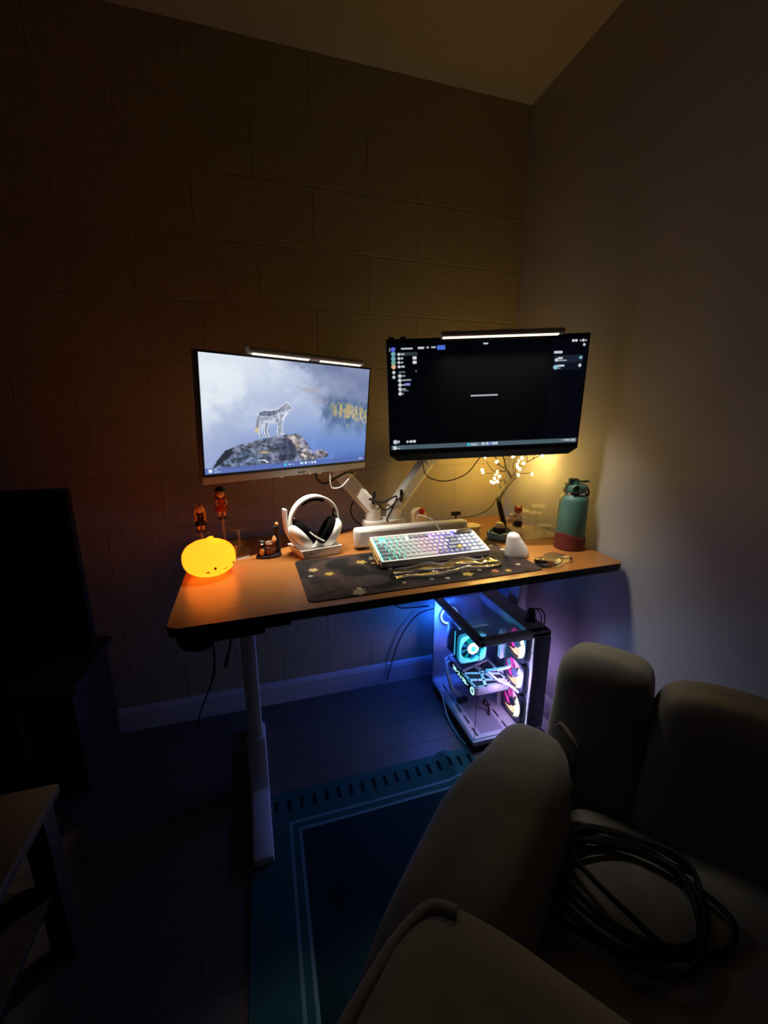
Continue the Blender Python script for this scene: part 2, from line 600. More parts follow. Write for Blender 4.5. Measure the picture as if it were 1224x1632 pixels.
hd = MB().box((-0.45, -0.31, 0.782), (0.10, 0.03, 0.015), 0.003).build('handset', 'black_plastic', desk)
# holder hanging below the left front corner
pr = [(-0.05, 0.11), (-0.046, 0.03), (-0.03, 0.006), (0.0, 0.0), (0.026, 0.004), (0.044, 0.028), (0.052, 0.11)]
hold = MB().prism(pr, -0.04, 0.04).build('hanging_holder', 'black_matte')
hold.location = (-0.195, 1.07, 0.679); hold.rotation_euler = (0, 0, DROT)
tag(hold, 'black round-bottomed holder hanging under the left end of the desk', 'holder')
tag(MB().tube([(-0.165, 1.08, 0.682), (-0.19, 1.2, 0.5), (-0.28, 1.42, 0.22), (-0.32, 1.55, 0.08), (-0.33, 1.6, 0.006)], 0.003).build('trailing_cable', 'black_rubber'), 'black cable running from the hanging holder to the floor', 'cable')
ct = thing('dangling_cable', 'short black cable with a plug dangling under the desk by its leg', 'cable', (-0.132, 1.07, 0.62))
MB().tube([(0.012, 0, 0.1), (0.014, 0, 0.06), (0.008, 0, 0.03), (0.0, 0, 0.0)], 0.003).build('cord', 'black_rubber', ct)
MB().cyl((0.001, 0, 0.006), (-0.006, 0, -0.022), 0.0055, 0.0045).build('plug', 'black_rubber', ct)

# ================================================================== MONITORS
def pip(px, py, poly):
    inside = np.zeros(px.shape, bool)
    n = len(poly)
    j = n - 1
    for i in range(n):
        xi, yi = poly[i]; xj, yj = poly[j]
        if yi != yj:
            c = ((yi > py) != (yj > py)) & (px < (xj - xi) * (py - yi) / (yj - yi) + xi)
            inside ^= c
        j = i
    return inside

def vnoise(u, v, s, seed):
    g = np.random.default_rng(seed).random((64, 64))
    a = u * s; b = v * s
    i = np.floor(a).astype(int); j = np.floor(b).astype(int)
    fa = a - i; fb = b - j
    fa = fa * fa * (3 - 2 * fa); fb = fb * fb * (3 - 2 * fb)
    q = lambda x, y: g[x % 64, y % 64]
    return (q(i, j) * (1 - fa) + q(i + 1, j) * fa) * (1 - fb) + (q(i, j + 1) * (1 - fa) + q(i + 1, j + 1) * fa) * fb

def fbm(u, v, s, seed, o=4):
    t = 0; a = 0.5
    for k in range(o):
        t = t + a * vnoise(u, v, s * 2 ** k, seed + k); a *= 0.5
    return t

def sstep(a, b, x):
    t = np.clip((x - a) / (b - a), 0, 1)
    return t * t * (3 - 2 * t)

def blend(img, mask, col):
    m = mask[..., None] if mask.ndim == 2 else mask
    return img * (1 - m) + np.array(col, float) * m

def wallpaper(u, v):
    asp = 16 / 9
    n = fbm(u * asp, v, 3, 11)
    n2 = fbm(u * asp, v, 10, 21)
    img = np.zeros(u.shape + (3,)) + np.array([168, 182, 212.0])
    img = blend(img, sstep(0.35, 0.95, v) * sstep(-0.1, 0.7, u + 0.3 * v - 0.1), [92, 126, 196])
    img = blend(img, 0.85 * sstep(0.85, 0.1, u + v * 0.7 - 0.25 * (n - 0.5)), [222, 229, 236])
    img = blend(img, 0.55 * sstep(0.5, 0.8, v) * sstep(0.5, 0.1, u), [150, 160, 200])
    cl = fbm(u * asp, v * 1.3, 4.5, 61)
    ridge = sstep(0.0, 0.14, u - 0.40 - 0.55 * v + 0.30 * (cl - 0.47)) * sstep(0.66, 0.42, v)
    img = blend(img, 0.85 * ridge * (0.6 + 0.8 * (cl - 0.2)), [104, 116, 152])
    streak = sstep(0.45, 0.7, vnoise(u * 7 + v * 16, v * 40 - u * 24, 1.0, 5)) * sstep(0.13, 0.03, np.abs(v - 0.20 - 0.62 * (u - 0.5)))* sstep(0.47, 0.55, u) * sstep(0.80, 0.72, u)
    img = blend(img, 0.6 * streak, [168, 160, 172])
    img = blend(img, 0.75 * sstep(0.22, 0.0, v) * sstep(0.45, 0.9, u) * sstep(0.35, 0.62, n), [196, 206, 228])
    zone = sstep(0.62, 0.74, u + 0.14 * (n2 - 0.5)) * sstep(0.26, 0.34, v - 0.18 * (u - 0.7)) * sstep(0.80, 0.44, v - 0.06 * (u - 0.7) + 0.16 * (n2 - 0.5))
    vert = fbm(u * 46, v * 11, 1, 44, 3)
    img = blend(img, 0.8 * zone * (0.45 + 0.8 * sstep(0.25, 0.6, vert)), [72, 98, 138])
    gold = sstep(0.33, 0.56, fbm(u * 58, v * 20, 1, 33, 3)) * sstep(0.69, 0.77, u) * sstep(0.10, 0.055, np.abs(v - 0.43 - 0.30 * (u - 0.78)))
    img = blend(img, 0.85 * gold, [186, 166, 112])
    gold2 = sstep(0.5, 0.58, fbm(u * 44, v * 24, 1, 36, 3)) * gold
    img = blend(img, 0.5 * gold2, [222, 206, 160])
    low = sstep(0.47, 0.58, fbm(u * 40, v * 22, 1, 39, 2)) * sstep(0.80, 0.85, u) * sstep(0.05, 0.02, np.abs(v - 0.60 + 0.2 * (u - 0.85)))
    img = blend(img, 0.55 * low, [170, 160, 130])
    img = blend(img, 0.5 * sstep(0.45, 0.65, cl) * sstep(0.7, 0.2, u) * sstep(0.75, 0.3, v), [236, 240, 244])
    img = blend(img, 0.35 * sstep(0.50, 0.35, cl) * sstep(0.75, 0.3, u) * sstep(0.2, 0.5, v), [150, 164, 198])
    img = blend(img, 0.45 * sstep(0.45, 0.7, n) * sstep(0.55, 0.62, u) * sstep(0.55, 0.7, v), [150, 174, 222])
    for k in range(14):
        cx = 0.76 + 0.235 * k / 13; hh = 0.06 + 0.05 * ((k * 7) % 5) / 5
        t = sstep(0.0, 0.01, (0.011 * (v - 0.92 + hh) / hh) - np.abs(u - cx)) * (v < 0.93)
        img = blend(img, 0.55 * np.clip(sstep(0.0, 0.006, 0.012 * np.clip((v - 0.93 + hh) / hh, 0, 1) - np.abs(u - cx)), 0, 1), [76, 104, 160])
    def P(poly, col, noise=None, amt=1.0):
        nonlocal img
        m = pip(u, v, poly).astype(float) * amt
        c = np.zeros(img.shape) + np.array(col, float)
        if noise is not None:
            c = c * (0.55 + 0.9 * noise[..., None])
        img = img * (1 - m[..., None]) + c * m[..., None]
    rk = fbm(u * asp + 0.3 * v, v * 1.6, 16, 51)
    rk2 = np.clip((fbm(u * asp - v, v + u, 26, 71) - 0.25) * 2.3, 0, 1)
    P([(0.03, 0.96), (0.06, 0.88), (0.10, 0.80), (0.17, 0.755), (0.27, 0.72), (0.38, 0.685), (0.45, 0.675), (0.50, 0.67), (0.535, 0.70), (0.565, 0.76), (0.60, 0.85), (0.64, 0.94), (0.64, 0.97)], [98, 104, 124], rk2)
    P([(0.44, 0.68), (0.50, 0.675), (0.53, 0.70), (0.55, 0.74), (0.565, 0.78), (0.53, 0.82), (0.50, 0.84), (0.48, 0.78), (0.46, 0.73)], [166, 156, 156], rk2)
    P([(0.50, 0.69), (0.535, 0.70), (0.57, 0.78), (0.61, 0.87), (0.63, 0.93), (0.59, 0.93), (0.55, 0.85)], [126, 124, 140], rk2)
    P([(0.52, 0.84), (0.56, 0.83), (0.60, 0.90), (0.62, 0.935), (0.53, 0.935)], [156, 148, 150], rk2)
    P([(0.36, 0.76), (0.47, 0.73), (0.49, 0.80), (0.50, 0.88), (0.47, 0.93), (0.38, 0.93), (0.40, 0.86), (0.38, 0.80)], [46, 52, 76], rk, 0.55)
    P([(0.22, 0.84), (0.30, 0.82), (0.36, 0.835), (0.31, 0.85), (0.26, 0.855)], [176, 156, 140], rk)
    P([(0.10, 0.86), (0.20, 0.80), (0.33, 0.86), (0.36, 0.935), (0.06, 0.935)], [88, 104, 132], rk2, 0.75)
    P([(0.26, 0.90), (0.31, 0.905), (0.335, 0.935), (0.32, 0.935), (0.30, 0.915)], [206, 210, 224])
    P([(0.04, 0.955), (0.06, 0.88), (0.10, 0.80), (0.14, 0.775), (0.13, 0.84), (0.09, 0.90)], [48, 54, 68], rk)
    P([(0.615, 0.86), (0.63, 0.84), (0.68, 0.845), (0.71, 0.88), (0.715, 0.92), (0.68, 0.935), (0.63, 0.93)], [132, 126, 140], rk2)
    # wolf standing on the rock, head to the right
    body = [(0.276, 0.49), (0.284, 0.465), (0.31, 0.452), (0.345, 0.452), (0.375, 0.445), (0.40, 0.425), (0.42, 0.395), (0.432, 0.385), (0.438, 0.368), (0.447, 0.385), (0.458, 0.40), (0.478, 0.425), (0.472, 0.437), (0.452, 0.437), (0.444, 0.462), (0.43, 0.50), (0.415, 0.545), (0.41, 0.60), (0.412, 0.655), (0.425, 0.675), (0.408, 0.675), (0.400, 0.655), (0.399, 0.60), (0.396, 0.66), (0.404, 0.68), (0.388, 0.68), (0.384, 0.655), (0.386, 0.60), (0.384, 0.555), (0.36, 0.56), (0.335, 0.55), (0.328, 0.585), (0.322, 0.62), (0.325, 0.66), (0.336, 0.688), (0.322, 0.69), (0.313, 0.66), (0.312, 0.62), (0.314, 0.57), (0.302, 0.58), (0.294, 0.62), (0.292, 0.665), (0.302, 0.69), (0.286, 0.692), (0.28, 0.66), (0.282, 0.60), (0.288, 0.555), (0.28, 0.53)]
    cx, cy = 0.36, 0.52
    def grow(p, k):
        out = []
        n_ = len(p)
        for i in range(n_):
            a = np.array(p[i - 1]); b = np.array(p[(i + 1) % n_]); t = b - a; t = t / (np.linalg.norm(t) + 1e-9)
            out.append((p[i][0] + t[1] * k * 0.6, p[i][1] - t[0] * k))
        return out
    P(grow(body, 0.006), [226, 230, 240])
    P(body, [166, 172, 190], fbm(u * asp, v, 40, 90))
    P([(0.284, 0.465), (0.31, 0.452), (0.345, 0.452), (0.38, 0.445), (0.405, 0.43), (0.395, 0.47), (0.35, 0.495), (0.30, 0.50), (0.283, 0.50)], [104, 110, 134], fbm(u * asp, v, 50, 95))
    P([(0.385, 0.45), (0.395, 0.47), (0.40, 0.53), (0.393, 0.53), (0.385, 0.48)], [206, 208, 216])
    P([(0.432, 0.45), (0.444, 0.462), (0.43, 0.50), (0.413, 0.545), (0.408, 0.53), (0.425, 0.49)], [220, 222, 230])
    P([(0.276, 0.49), (0.282, 0.53), (0.281, 0.58), (0.274, 0.63), (0.266, 0.655), (0.258, 0.65), (0.262, 0.60), (0.267, 0.54)], [134, 136, 154])
    P([(0.274, 0.60), (0.272, 0.635), (0.264, 0.655), (0.257, 0.645), (0.262, 0.61)], [216, 190, 140])
    # task bar
    tb = (v > 0.945).astype(float)
    img = blend(img, 0.85 * tb, [84, 104, 172])
    def dot(x, y, w, h, col, a=1.0):
        nonlocal img
        img = blend(img, ((np.abs(u - x) < w) & (np.abs(v - y) < h)).astype(float) * a, col)
    dot(0.43, 0.972, 0.008, 0.014, [70, 190, 220]); dot(0.455, 0.972, 0.005, 0.01, [220, 228, 240], .8); dot(0.477, 0.972, 0.012, 0.005, [170, 186, 216])
    for x, c in ((0.535, [180, 214, 240]), (0.562, [230, 236, 246]), (0.583, [150, 160, 210]), (0.603, [236, 240, 250]), (0.624, [226, 232, 246])):
        dot(x, 0.970, 0.011 if x == 0.535 else 0.006, 0.012, c)
    dot(0.025, 0.972, 0.008, 0.013, [236, 240, 250]); dot(0.05, 0.962, 0.008, 0.003, [220, 226, 240]); dot(0.058, 0.981, 0.016, 0.003, [200, 208, 228])
    dot(0.968, 0.965, 0.012, 0.003, [214, 222, 238]); dot(0.966, 0.98, 0.014, 0.003, [190, 200, 224])
    # finished picture
    return img

def chat_window(u, v):
    img = np.zeros(u.shape + (3,)) + np.array([3, 4, 8.0])
    def box(x0, x1, y0, y1, col, a=1.0):
        nonlocal img
        img = blend(img, ((u >= x0) & (u <= x1) & (v >= y0) & (v <= y1)).astype(float) * a, col)
    def disc(x, y, r_, col):
        nonlocal img
        img = blend(img, (((u - x) * 16 / 9) ** 2 + (v - y) ** 2 < r_ * r_).astype(float), col)
    box(0.82, 1, 0, 0.93, [6, 7, 16])
    for k, (c, y) in enumerate((([96, 110, 236], .055), ([120, 180, 200], .095), ([120, 190, 200], .135), ([120, 180, 170], .170), ([236, 190, 150], .205), ([220, 224, 230], .255), ([220, 224, 230], .297))):
        disc(0.022, y, 0.02 if k < 5 else 0.014, c)
    box(0.004, 0.007, 0.04, 0.075, [230, 232, 255])
    box(0.060, 0.118, 0.046, 0.058, [214, 220, 232]); box(0.145, 0.175, 0.042, 0.056, [226, 230, 238]); box(0.188, 0.198, 0.042, 0.054, [214, 218, 226]); box(0.210, 0.232, 0.042, 0.054, [214, 218, 226])
    box(0.240, 0.280, 0.030, 0.068, [84, 120, 232])
    box(0.046, 0.142, 0.082, 0.112, [52, 60, 68])
    for k, y in enumerate((.098, .134, .170, .206)):
        disc(0.049, y, 0.012, [226, 230, 238]); box(0.058, 0.058 + (0.019, 0.013, 0.013, 0.019)[k], y - .007, y + .007, [196, 202, 212])
    box(0.118, 0.136, 0.122, 0.147, [238, 242, 252]); box(0.118, 0.136, 0.160, 0.185, [238, 242, 252]); disc(0.134, 0.25, 0.006, [150, 156, 170])
    box(0.046, 0.080, 0.250, 0.259, [120, 126, 138])
    for k, y in enumerate((.288, .328, .368, .408, .448)):
        disc(0.052, y, 0.0165, [220, 226, 232])
        box(0.062, (0.079, 0.108, 0.104, 0.082, 0.071)[k], y - .007, y + .006, [176, 182, 196])
    box(0.078, 0.104, 0.352, 0.372, [130, 146, 246]); box(0.062, 0.094, 0.416, 0.424, [130, 136, 150])
    box(0.415, 0.555, 0.487, 0.499, [196, 200, 214]); box(0.415, 0.555, 0.491, 0.495, [226, 228, 238])
    box(0.47, 0.495, 0.024, 0.036, [226, 230, 240])
    for x in (0.925, 0.940, 0.962, 0.976, 0.990):
        disc(x, 0.030, 0.012 if x in (0.925, 0.940, 0.976) else 0.006, [228, 232, 242])
    disc(0.983, 0.068, 0.012, [236, 240, 248])
    box(0.832, 0.875, 0.115, 0.138, [218, 222, 234])
    box(0.836, 0.985, 0.155, 0.222, [30, 38, 54]); box(0.836, 0.985, 0.225, 0.290, [16, 22, 34])
    disc(0.848, 0.195, 0.015, [226, 228, 240]); box(0.856, 0.880, 0.172, 0.190, [226, 230, 242]); box(0.856, 0.902, 0.196, 0.206, [200, 206, 222]); disc(0.972, 0.180, 0.014, [140, 206, 226])
    disc(0.846, 0.260, 0.020, [150, 210, 226]); box(0.856, 0.892, 0.240, 0.258, [212, 226, 240]); box(0.856, 0.873, 0.266, 0.274, [160, 170, 186]); disc(0.972, 0.250, 0.014, [230, 232, 242])
    disc(0.021, 0.905, 0.020, [216, 224, 232]); box(0.026, 0.044, 0.893, 0.903, [210, 216, 226]); box(0.026, 0.044, 0.908, 0.917, [190, 196, 206])
    for x, r_ in ((0.085, .011), (0.093, .004), (0.104, .013), (0.113, .004), (0.122, .014)):
        disc(x, 0.905, r_, [230, 234, 242])
    box(0, 1, 0.937, 0.982, [82, 102, 112]); box(0, 1, 0.982, 1, [4, 5, 8])
    disc(0.018, 0.963, 0.018, [230, 234, 240]); box(0.026, 0.046, 0.966, 0.974, [200, 206, 214])
    box(0.405, 0.485, 0.943, 0.978, [112, 138, 152]); disc(0.412, 0.960, 0.014, [64, 200, 232]); box(0.425, 0.458, 0.953, 0.967, [190, 206, 222])
    for x in (0.492, 0.513, 0.530, 0.547, 0.562):
        disc(x, 0.957, 0.015, [206, 220, 244] if x != 0.53 else [130, 150, 226])
    box(0.483, 0.500, 0.948, 0.968, [200, 222, 240])
    for x in (0.918, 0.934, 0.946, 0.957):
        disc(x, 0.955, 0.010 if x > .92 else .005, [206, 212, 222])
    box(0.968, 0.992, 0.946, 0.954, [222, 226, 236]); box(0.966, 0.992, 0.960, 0.968, [200, 206, 220])
    return img

def picture_mesh(name, w, h, nx, ny, fn, m, parent, y, zc):
    us, vs = np.meshgrid((np.arange(nx + 1)) / nx, (np.arange(ny + 1)) / ny)
    img = np.clip(fn(us, vs), 0, 255) / 255.0
    img = np.where(img <= 0.04045, img / 12.92, ((img + 0.055) / 1.055) ** 2.4)
    co = np.stack([(us - 0.5) * w, np.full(us.shape, y), (0.5 - vs) * h + zc], -1).reshape(-1, 3)
    a = (np.arange(ny)[:, None] * (nx + 1) + np.arange(nx)[None, :]).ravel()
    faces = np.stack([a, a + nx + 1, a + nx + 2, a + 1], -1)
    me = bpy.data.meshes.new(name)
    me.vertices.add(len(co)); me.vertices.foreach_set('co', co.ravel())
    me.loops.add(faces.size); me.loops.foreach_set('vertex_index', faces.ravel())
    me.polygons.add(len(faces)); me.polygons.foreach_set('loop_start', np.arange(0, faces.size, 4))
    me.update(calc_edges=True)
    ca = me.color_attributes.new('picture', 'FLOAT_COLOR', 'POINT')
    rgba = np.concatenate([img.reshape(-1, 3), np.ones((len(co), 1))], 1)
    ca.data.foreach_set('color', rgba.ravel().astype(np.float32))
    me.materials.append(m)
    o = bpy.data.objects.new(name, me)
    COL.objects.link(o); o.parent = parent
    return o

attr_glow('picture_wolf', L_SCREEN)
attr_glow('picture_chat', 0.8, sample=False)

def pose(o, loc, yaw, tilt, roll):
    o.location = loc
    o.rotation_mode = 'YXZ'
    o.rotation_euler = (R(tilt), R(roll), R(yaw))

ML_W, ML_H = 0.61, 0.365
MLC = Vector((0.109, 1.365, 1.256))
mon_l = thing('monitor', 'silver-framed monitor showing a wolf on a rock above fog', 'monitor')
pose(mon_l, MLC, 27.0, 5.86, 0.2)
MB().box((0, 0.014, 0), (ML_W, 0.028, ML_H), 0.004).build('frame', 'silver_plastic', mon_l)
MB().box((0, 0.045, -0.02), (0.36, 0.036, 0.2), 0.016, 3).build('back_housing', 'white_plastic', mon_l)
MB().box((0, -0.0006, 0.010), (ML_W - 0.004, 0.001, ML_H - 0.024)).build('bezel', 'black_plastic', mon_l, smooth=False)
picture_mesh('screen', ML_W - 0.016, ML_H - 0.038, 320, 180, wallpaper, MATS['picture_wolf'], mon_l, -0.0014, 0.0115)
MB().box((0.02, -0.0008, -ML_H / 2 + 0.009), (0.03, 0.001, 0.004)).build('badge', 'black_plastic', mon_l, smooth=False)
for x in (-0.05, 0.06, 0.10):
    MB().box((x, 0.012, -ML_H / 2 - 0.0025), (0.014, 0.012, 0.005), 0.0015).build('button', 'silver_plastic', mon_l)

MR_W, MR_H = 0.61, 0.362
MRC = Vector((0.673, 1.161, 1.318))
mon_r = thing('monitor', 'black monitor showing a dark chat window, next to the white wall', 'monitor')
pose(mon_r, MRC, -13.5, 5.2, -2.25)
ch = 0.018
outl = [(-MR_W / 2, MR_H / 2), (MR_W / 2, MR_H / 2), (MR_W / 2, -MR_H / 2 + ch), (MR_W / 2 - ch * 1.6, -MR_H / 2), (-MR_W / 2 + ch * 1.4, -MR_H / 2), (-MR_W / 2, -MR_H / 2 + ch)]
MB().prism(outl, 0.0, 0.03).build('frame', 'black_plastic', mon_r, smooth=False)
MB().box((0, 0.05, 0.0), (0.34, 0.045, 0.2), 0.018, 3).build('back_housing', 'black_plastic', mon_r)
picture_mesh('screen', MR_W - 0.012, MR_H - 0.042, 420, 236, chat_window, MATS['picture_chat'], mon_r, -0.0012, 0.010)
for x in (-0.29, -0.255):
    MB().box((x, 0.012, MR_H / 2 + 0.003), (0.016, 0.016, 0.007), 0.002).build('camera_clip', 'black_plastic', mon_r)

def light_bar(name, label, mon_pose, x0, x1, strips, body, zoff, yoff, col, lcol, lean=2, gain=0.88):
    t = thing(name, label, 'light bar')
    pose(t, *mon_pose)
    L = x1 - x0; xc = (x0 + x1) / 2
    n = 14
    prof = []
    for k in range(n):
        a = 2 * PI * k / n
        prof.append((yoff + 0.013 * math.cos(a), zoff + 0.0095 * math.sin(a)))
    MB().ring_loft([[Vector((x, y, z)) for y, z in prof] for x in (x0, x1)], True).build('tube', body, t)
    MB().box((xc, 0.008, ML_H / 2 + 0.008), (0.05, 0.095, 0.010), 0.003).build('clip', body, t)
    MB().box((xc, 0.046, zoff - 0.028), (0.045, 0.02, 0.05), 0.005).build('counterweight', body, t)
    for a, b in strips:
        # diffuser set into the lower front of the tube
        ang = R(-118)
        cy, cz = yoff + 0.0125 * math.cos(ang), zoff + 0.0092 * math.sin(ang)
        m = Matrix.Translation((0, cy, cz)) @ Matrix.Rotation(ang + PI / 2, 4, 'X')
        MB().box(((a + b) / 2, 0, 0), (b - a, 0.009, 0.003), 0.001, 1, mtx=m).build('diffuser', col, t)
    for a, b in strips:
        d = bpy.data.lights.new('bar_lamp', 'AREA'); d.shape = 'RECTANGLE'; d.size = b - a; d.size_y = 0.010
        d.energy = gain * L_BAR_LAMP * (b - a) / 0.2; d.color = lcol; d.spread = R(88)
        o = bpy.data.objects.new('bar_lamp', d); COL.objects.link(o); o.parent = t
        o.location = ((a + b) / 2, yoff - 0.004, zoff - 0.0155)
        o.rotation_euler = (R(lean), 0, 0)
    return t

glow('bar_glow', (1.0, 0.86, 0.68), L_BAR)
glow('bar_glow_warm', (1.0, 0.80, 0.56), L_BAR)
light_bar('monitor_light_bar', 'slim light bar with two lit strips on the wolf monitor', (MLC, 27.0, 5.86, 0.2), -0.175, 0.235, [(-0.165, 0.02), (0.06, 0.225)], 'silver_plastic', ML_H / 2 + 0.009, -0.030, 'bar_glow', (1.0, 0.88, 0.72), 6, 1.25)
light_bar('monitor_light_bar', 'grey light bar with one lit strip on the dark-screen monitor', (MRC, -13.5, 5.2, -2.25), -0.15, 0.205, [(-0.147, 0.190)], 'silver_plastic', MR_H / 2 + 0.004, -0.034, 'bar_glow_warm', (1.0, 0.90, 0.76))

# ------------------------------------------------------------------ dual monitor arm
arm = thing('dual_monitor_arm', 'white dual monitor arm clamped behind the desk, carrying both monitors', 'monitor arm', (0.455, 1.555, DZ), DROT)
def bar2(b, p0, p1, w_, t_, axis):
    b.band([p0, p1], w_, t_, axis, sm=0)
    return b
MB().box((0, 0.0, 0.022), (0.17, 0.085, 0.042), 0.006).build('base', 'arm_paint', arm)
MB().box((0, 0.035, -0.03), (0.07, 0.03, 0.1), 0.004).build('clamp', 'arm_paint', arm)
def arm_chain(sx, col_x, elbow, wrist, head, head_yaw, tilt):
    MB().cyl((col_x, 0, 0.04), (col_x, 0, 0.088), 0.031, n=20).build('column', 'arm_paint', arm)
    e = Vector(elbow); w = Vector(wrist); h = Vector(head)
    lo = MB()
    lo.band([(col_x, 0, 0.085), Vector((col_x, 0, 0.085)).lerp(e, 0.15) , e], 0.05, 0.060, (0, 1, 0), sm=0)
    lo.build('lower_arm', 'arm_paint', arm)
    MB().cyl(e + Vector((0, -0.03, 0)), e + Vector((0, 0.03, 0)), 0.026, n=18).build('elbow', 'arm_paint', arm)
    up = MB().tube([e, e.lerp(w, 0.5) + Vector((0, 0, 0.01)), w], lambda t: 0.022 - 0.006 * t, n=10)
    up.build('upper_arm', 'arm_paint', arm)
    MB().ball(w, 0.022, 12, 8).build('wrist_joint', 'arm_paint', arm)
    m = Matrix.Translation(h) @ Matrix.Rotation(R(head_yaw), 4, 'Z') @ Matrix.Rotation(R(tilt), 4, 'X')
    pl = MB().box((0, 0, 0), (0.11, 0.008, 0.11), 0.003, mtx=m)
    pl.build('mount_plate', 'arm_paint', arm)
    MB().cyl(w, h, 0.014).build('swivel', 'arm_paint', arm)
inv = Matrix.Translation((0.455, 1.555, DZ)) @ Matrix.Rotation(DROT, 4, 'Z')
inv = inv.inverted()
def rotYXZ(yaw, tilt, roll):
    return Matrix.Rotation(R(yaw), 4, 'Z') @ Matrix.Rotation(R(tilt), 4, 'X') @ Matrix.Rotation(R(roll), 4, 'Y')
hl = inv @ (MLC + (rotYXZ(27, 5.86, .2) @ Vector((0, 0.068, -0.02))))
wl = inv @ (MLC + (rotYXZ(27, 5.86, .2) @ Vector((0.05, 0.12, -0.03))))
hr = inv @ (MRC + (rotYXZ(-13.5, 5.2, -2.25) @ Vector((0, 0.078, 0.0))))
wr = inv @ (MRC + (rotYXZ(-13.5, 5.2, -2.25) @ Vector((0, 0.13, -0.01))))
arm_chain(-1, -0.045, (-0.185, 0.012, 0.255), wl, hl, 27 - 2.2, 5.86)
arm_chain(1, 0.045, (0.205, 0.012, 0.285), wr, hr, -13.5 - 2.2, 5.2)
MB().box((-0.068, -0.027, 0.13), (0.012, 0.01, 0.05), 0.003, mtx=Matrix.Rotation(R(8), 4, 'Y')).build('cable_clip', 'black_plastic', arm)
MB().box((0.068, -0.027, 0.14), (0.012, 0.01, 0.05), 0.003).build('cable_clip', 'black_plastic', arm)

def W(*a):
    return Vector(a)
tag(MB().tube([(0.385, 1.52, 0.95), (0.44, 1.515, 0.935), (0.50, 1.52, 0.955), (0.475, 1.5, 0.91), (0.455, 1.5, 0.87), (0.46, 1.505, 0.858)], 0.0035).build('monitor_cable', 'black_rubber'), 'black cable crossing between the two white arms', 'cable')
tag(MB().tube([(0.53, 1.52, 0.962), (0.50, 1.50, 0.945), (0.45, 1.5, 0.905), (0.415, 1.5, 0.935), (0.39, 1.515, 0.955)], 0.0035).build('monitor_cable', 'black_rubber'), 'black cable bunched at the right white arm', 'cable')
tag(MB().tube([(0.17, 1.44, 1.078), (0.18, 1.45, 1.045), (0.21, 1.46, 1.03), (0.26, 1.48, 1.05), (0.30, 1.50, 1.062), (0.33, 1.52, 1.05)], 0.004).build('display_cable', 'black_rubber'), 'thick black cable looping under the wolf monitor', 'cable')
tag(MB().tube([(0.225, 1.45, 1.078), (0.225, 1.45, 1.03), (0.235, 1.455, 1.012), (0.27, 1.47, 1.015), (0.31, 1.5, 1.045), (0.335, 1.52, 1.055)], 0.0015).build('display_cable', 'white_plastic'), 'thin white cable hanging under the wolf monitor', 'cable')
tag(MB().tube([(0.337, 1.58, 0.93), (0.325, 1.585, 0.90), (0.335, 1.585, 0.86), (0.36, 1.58, 0.835), (0.38, 1.56, 0.822)], 0.003).build('loose_cable', 'black_rubber'), 'black cable arching beside the left white arm', 'cable')
tag(MB().tube([(0.60, 1.5, 1.09), (0.63, 1.52, 1.03), (0.70, 1.5, 1.01), (0.77, 1.46, 1.04), (0.80, 1.42, 1.10), (0.82, 1.4, 1.14)], 0.0022).build('hanging_wire', 'black_rubber'), 'thin dark wire sagging from the black monitor toward the lit tree', 'wire')

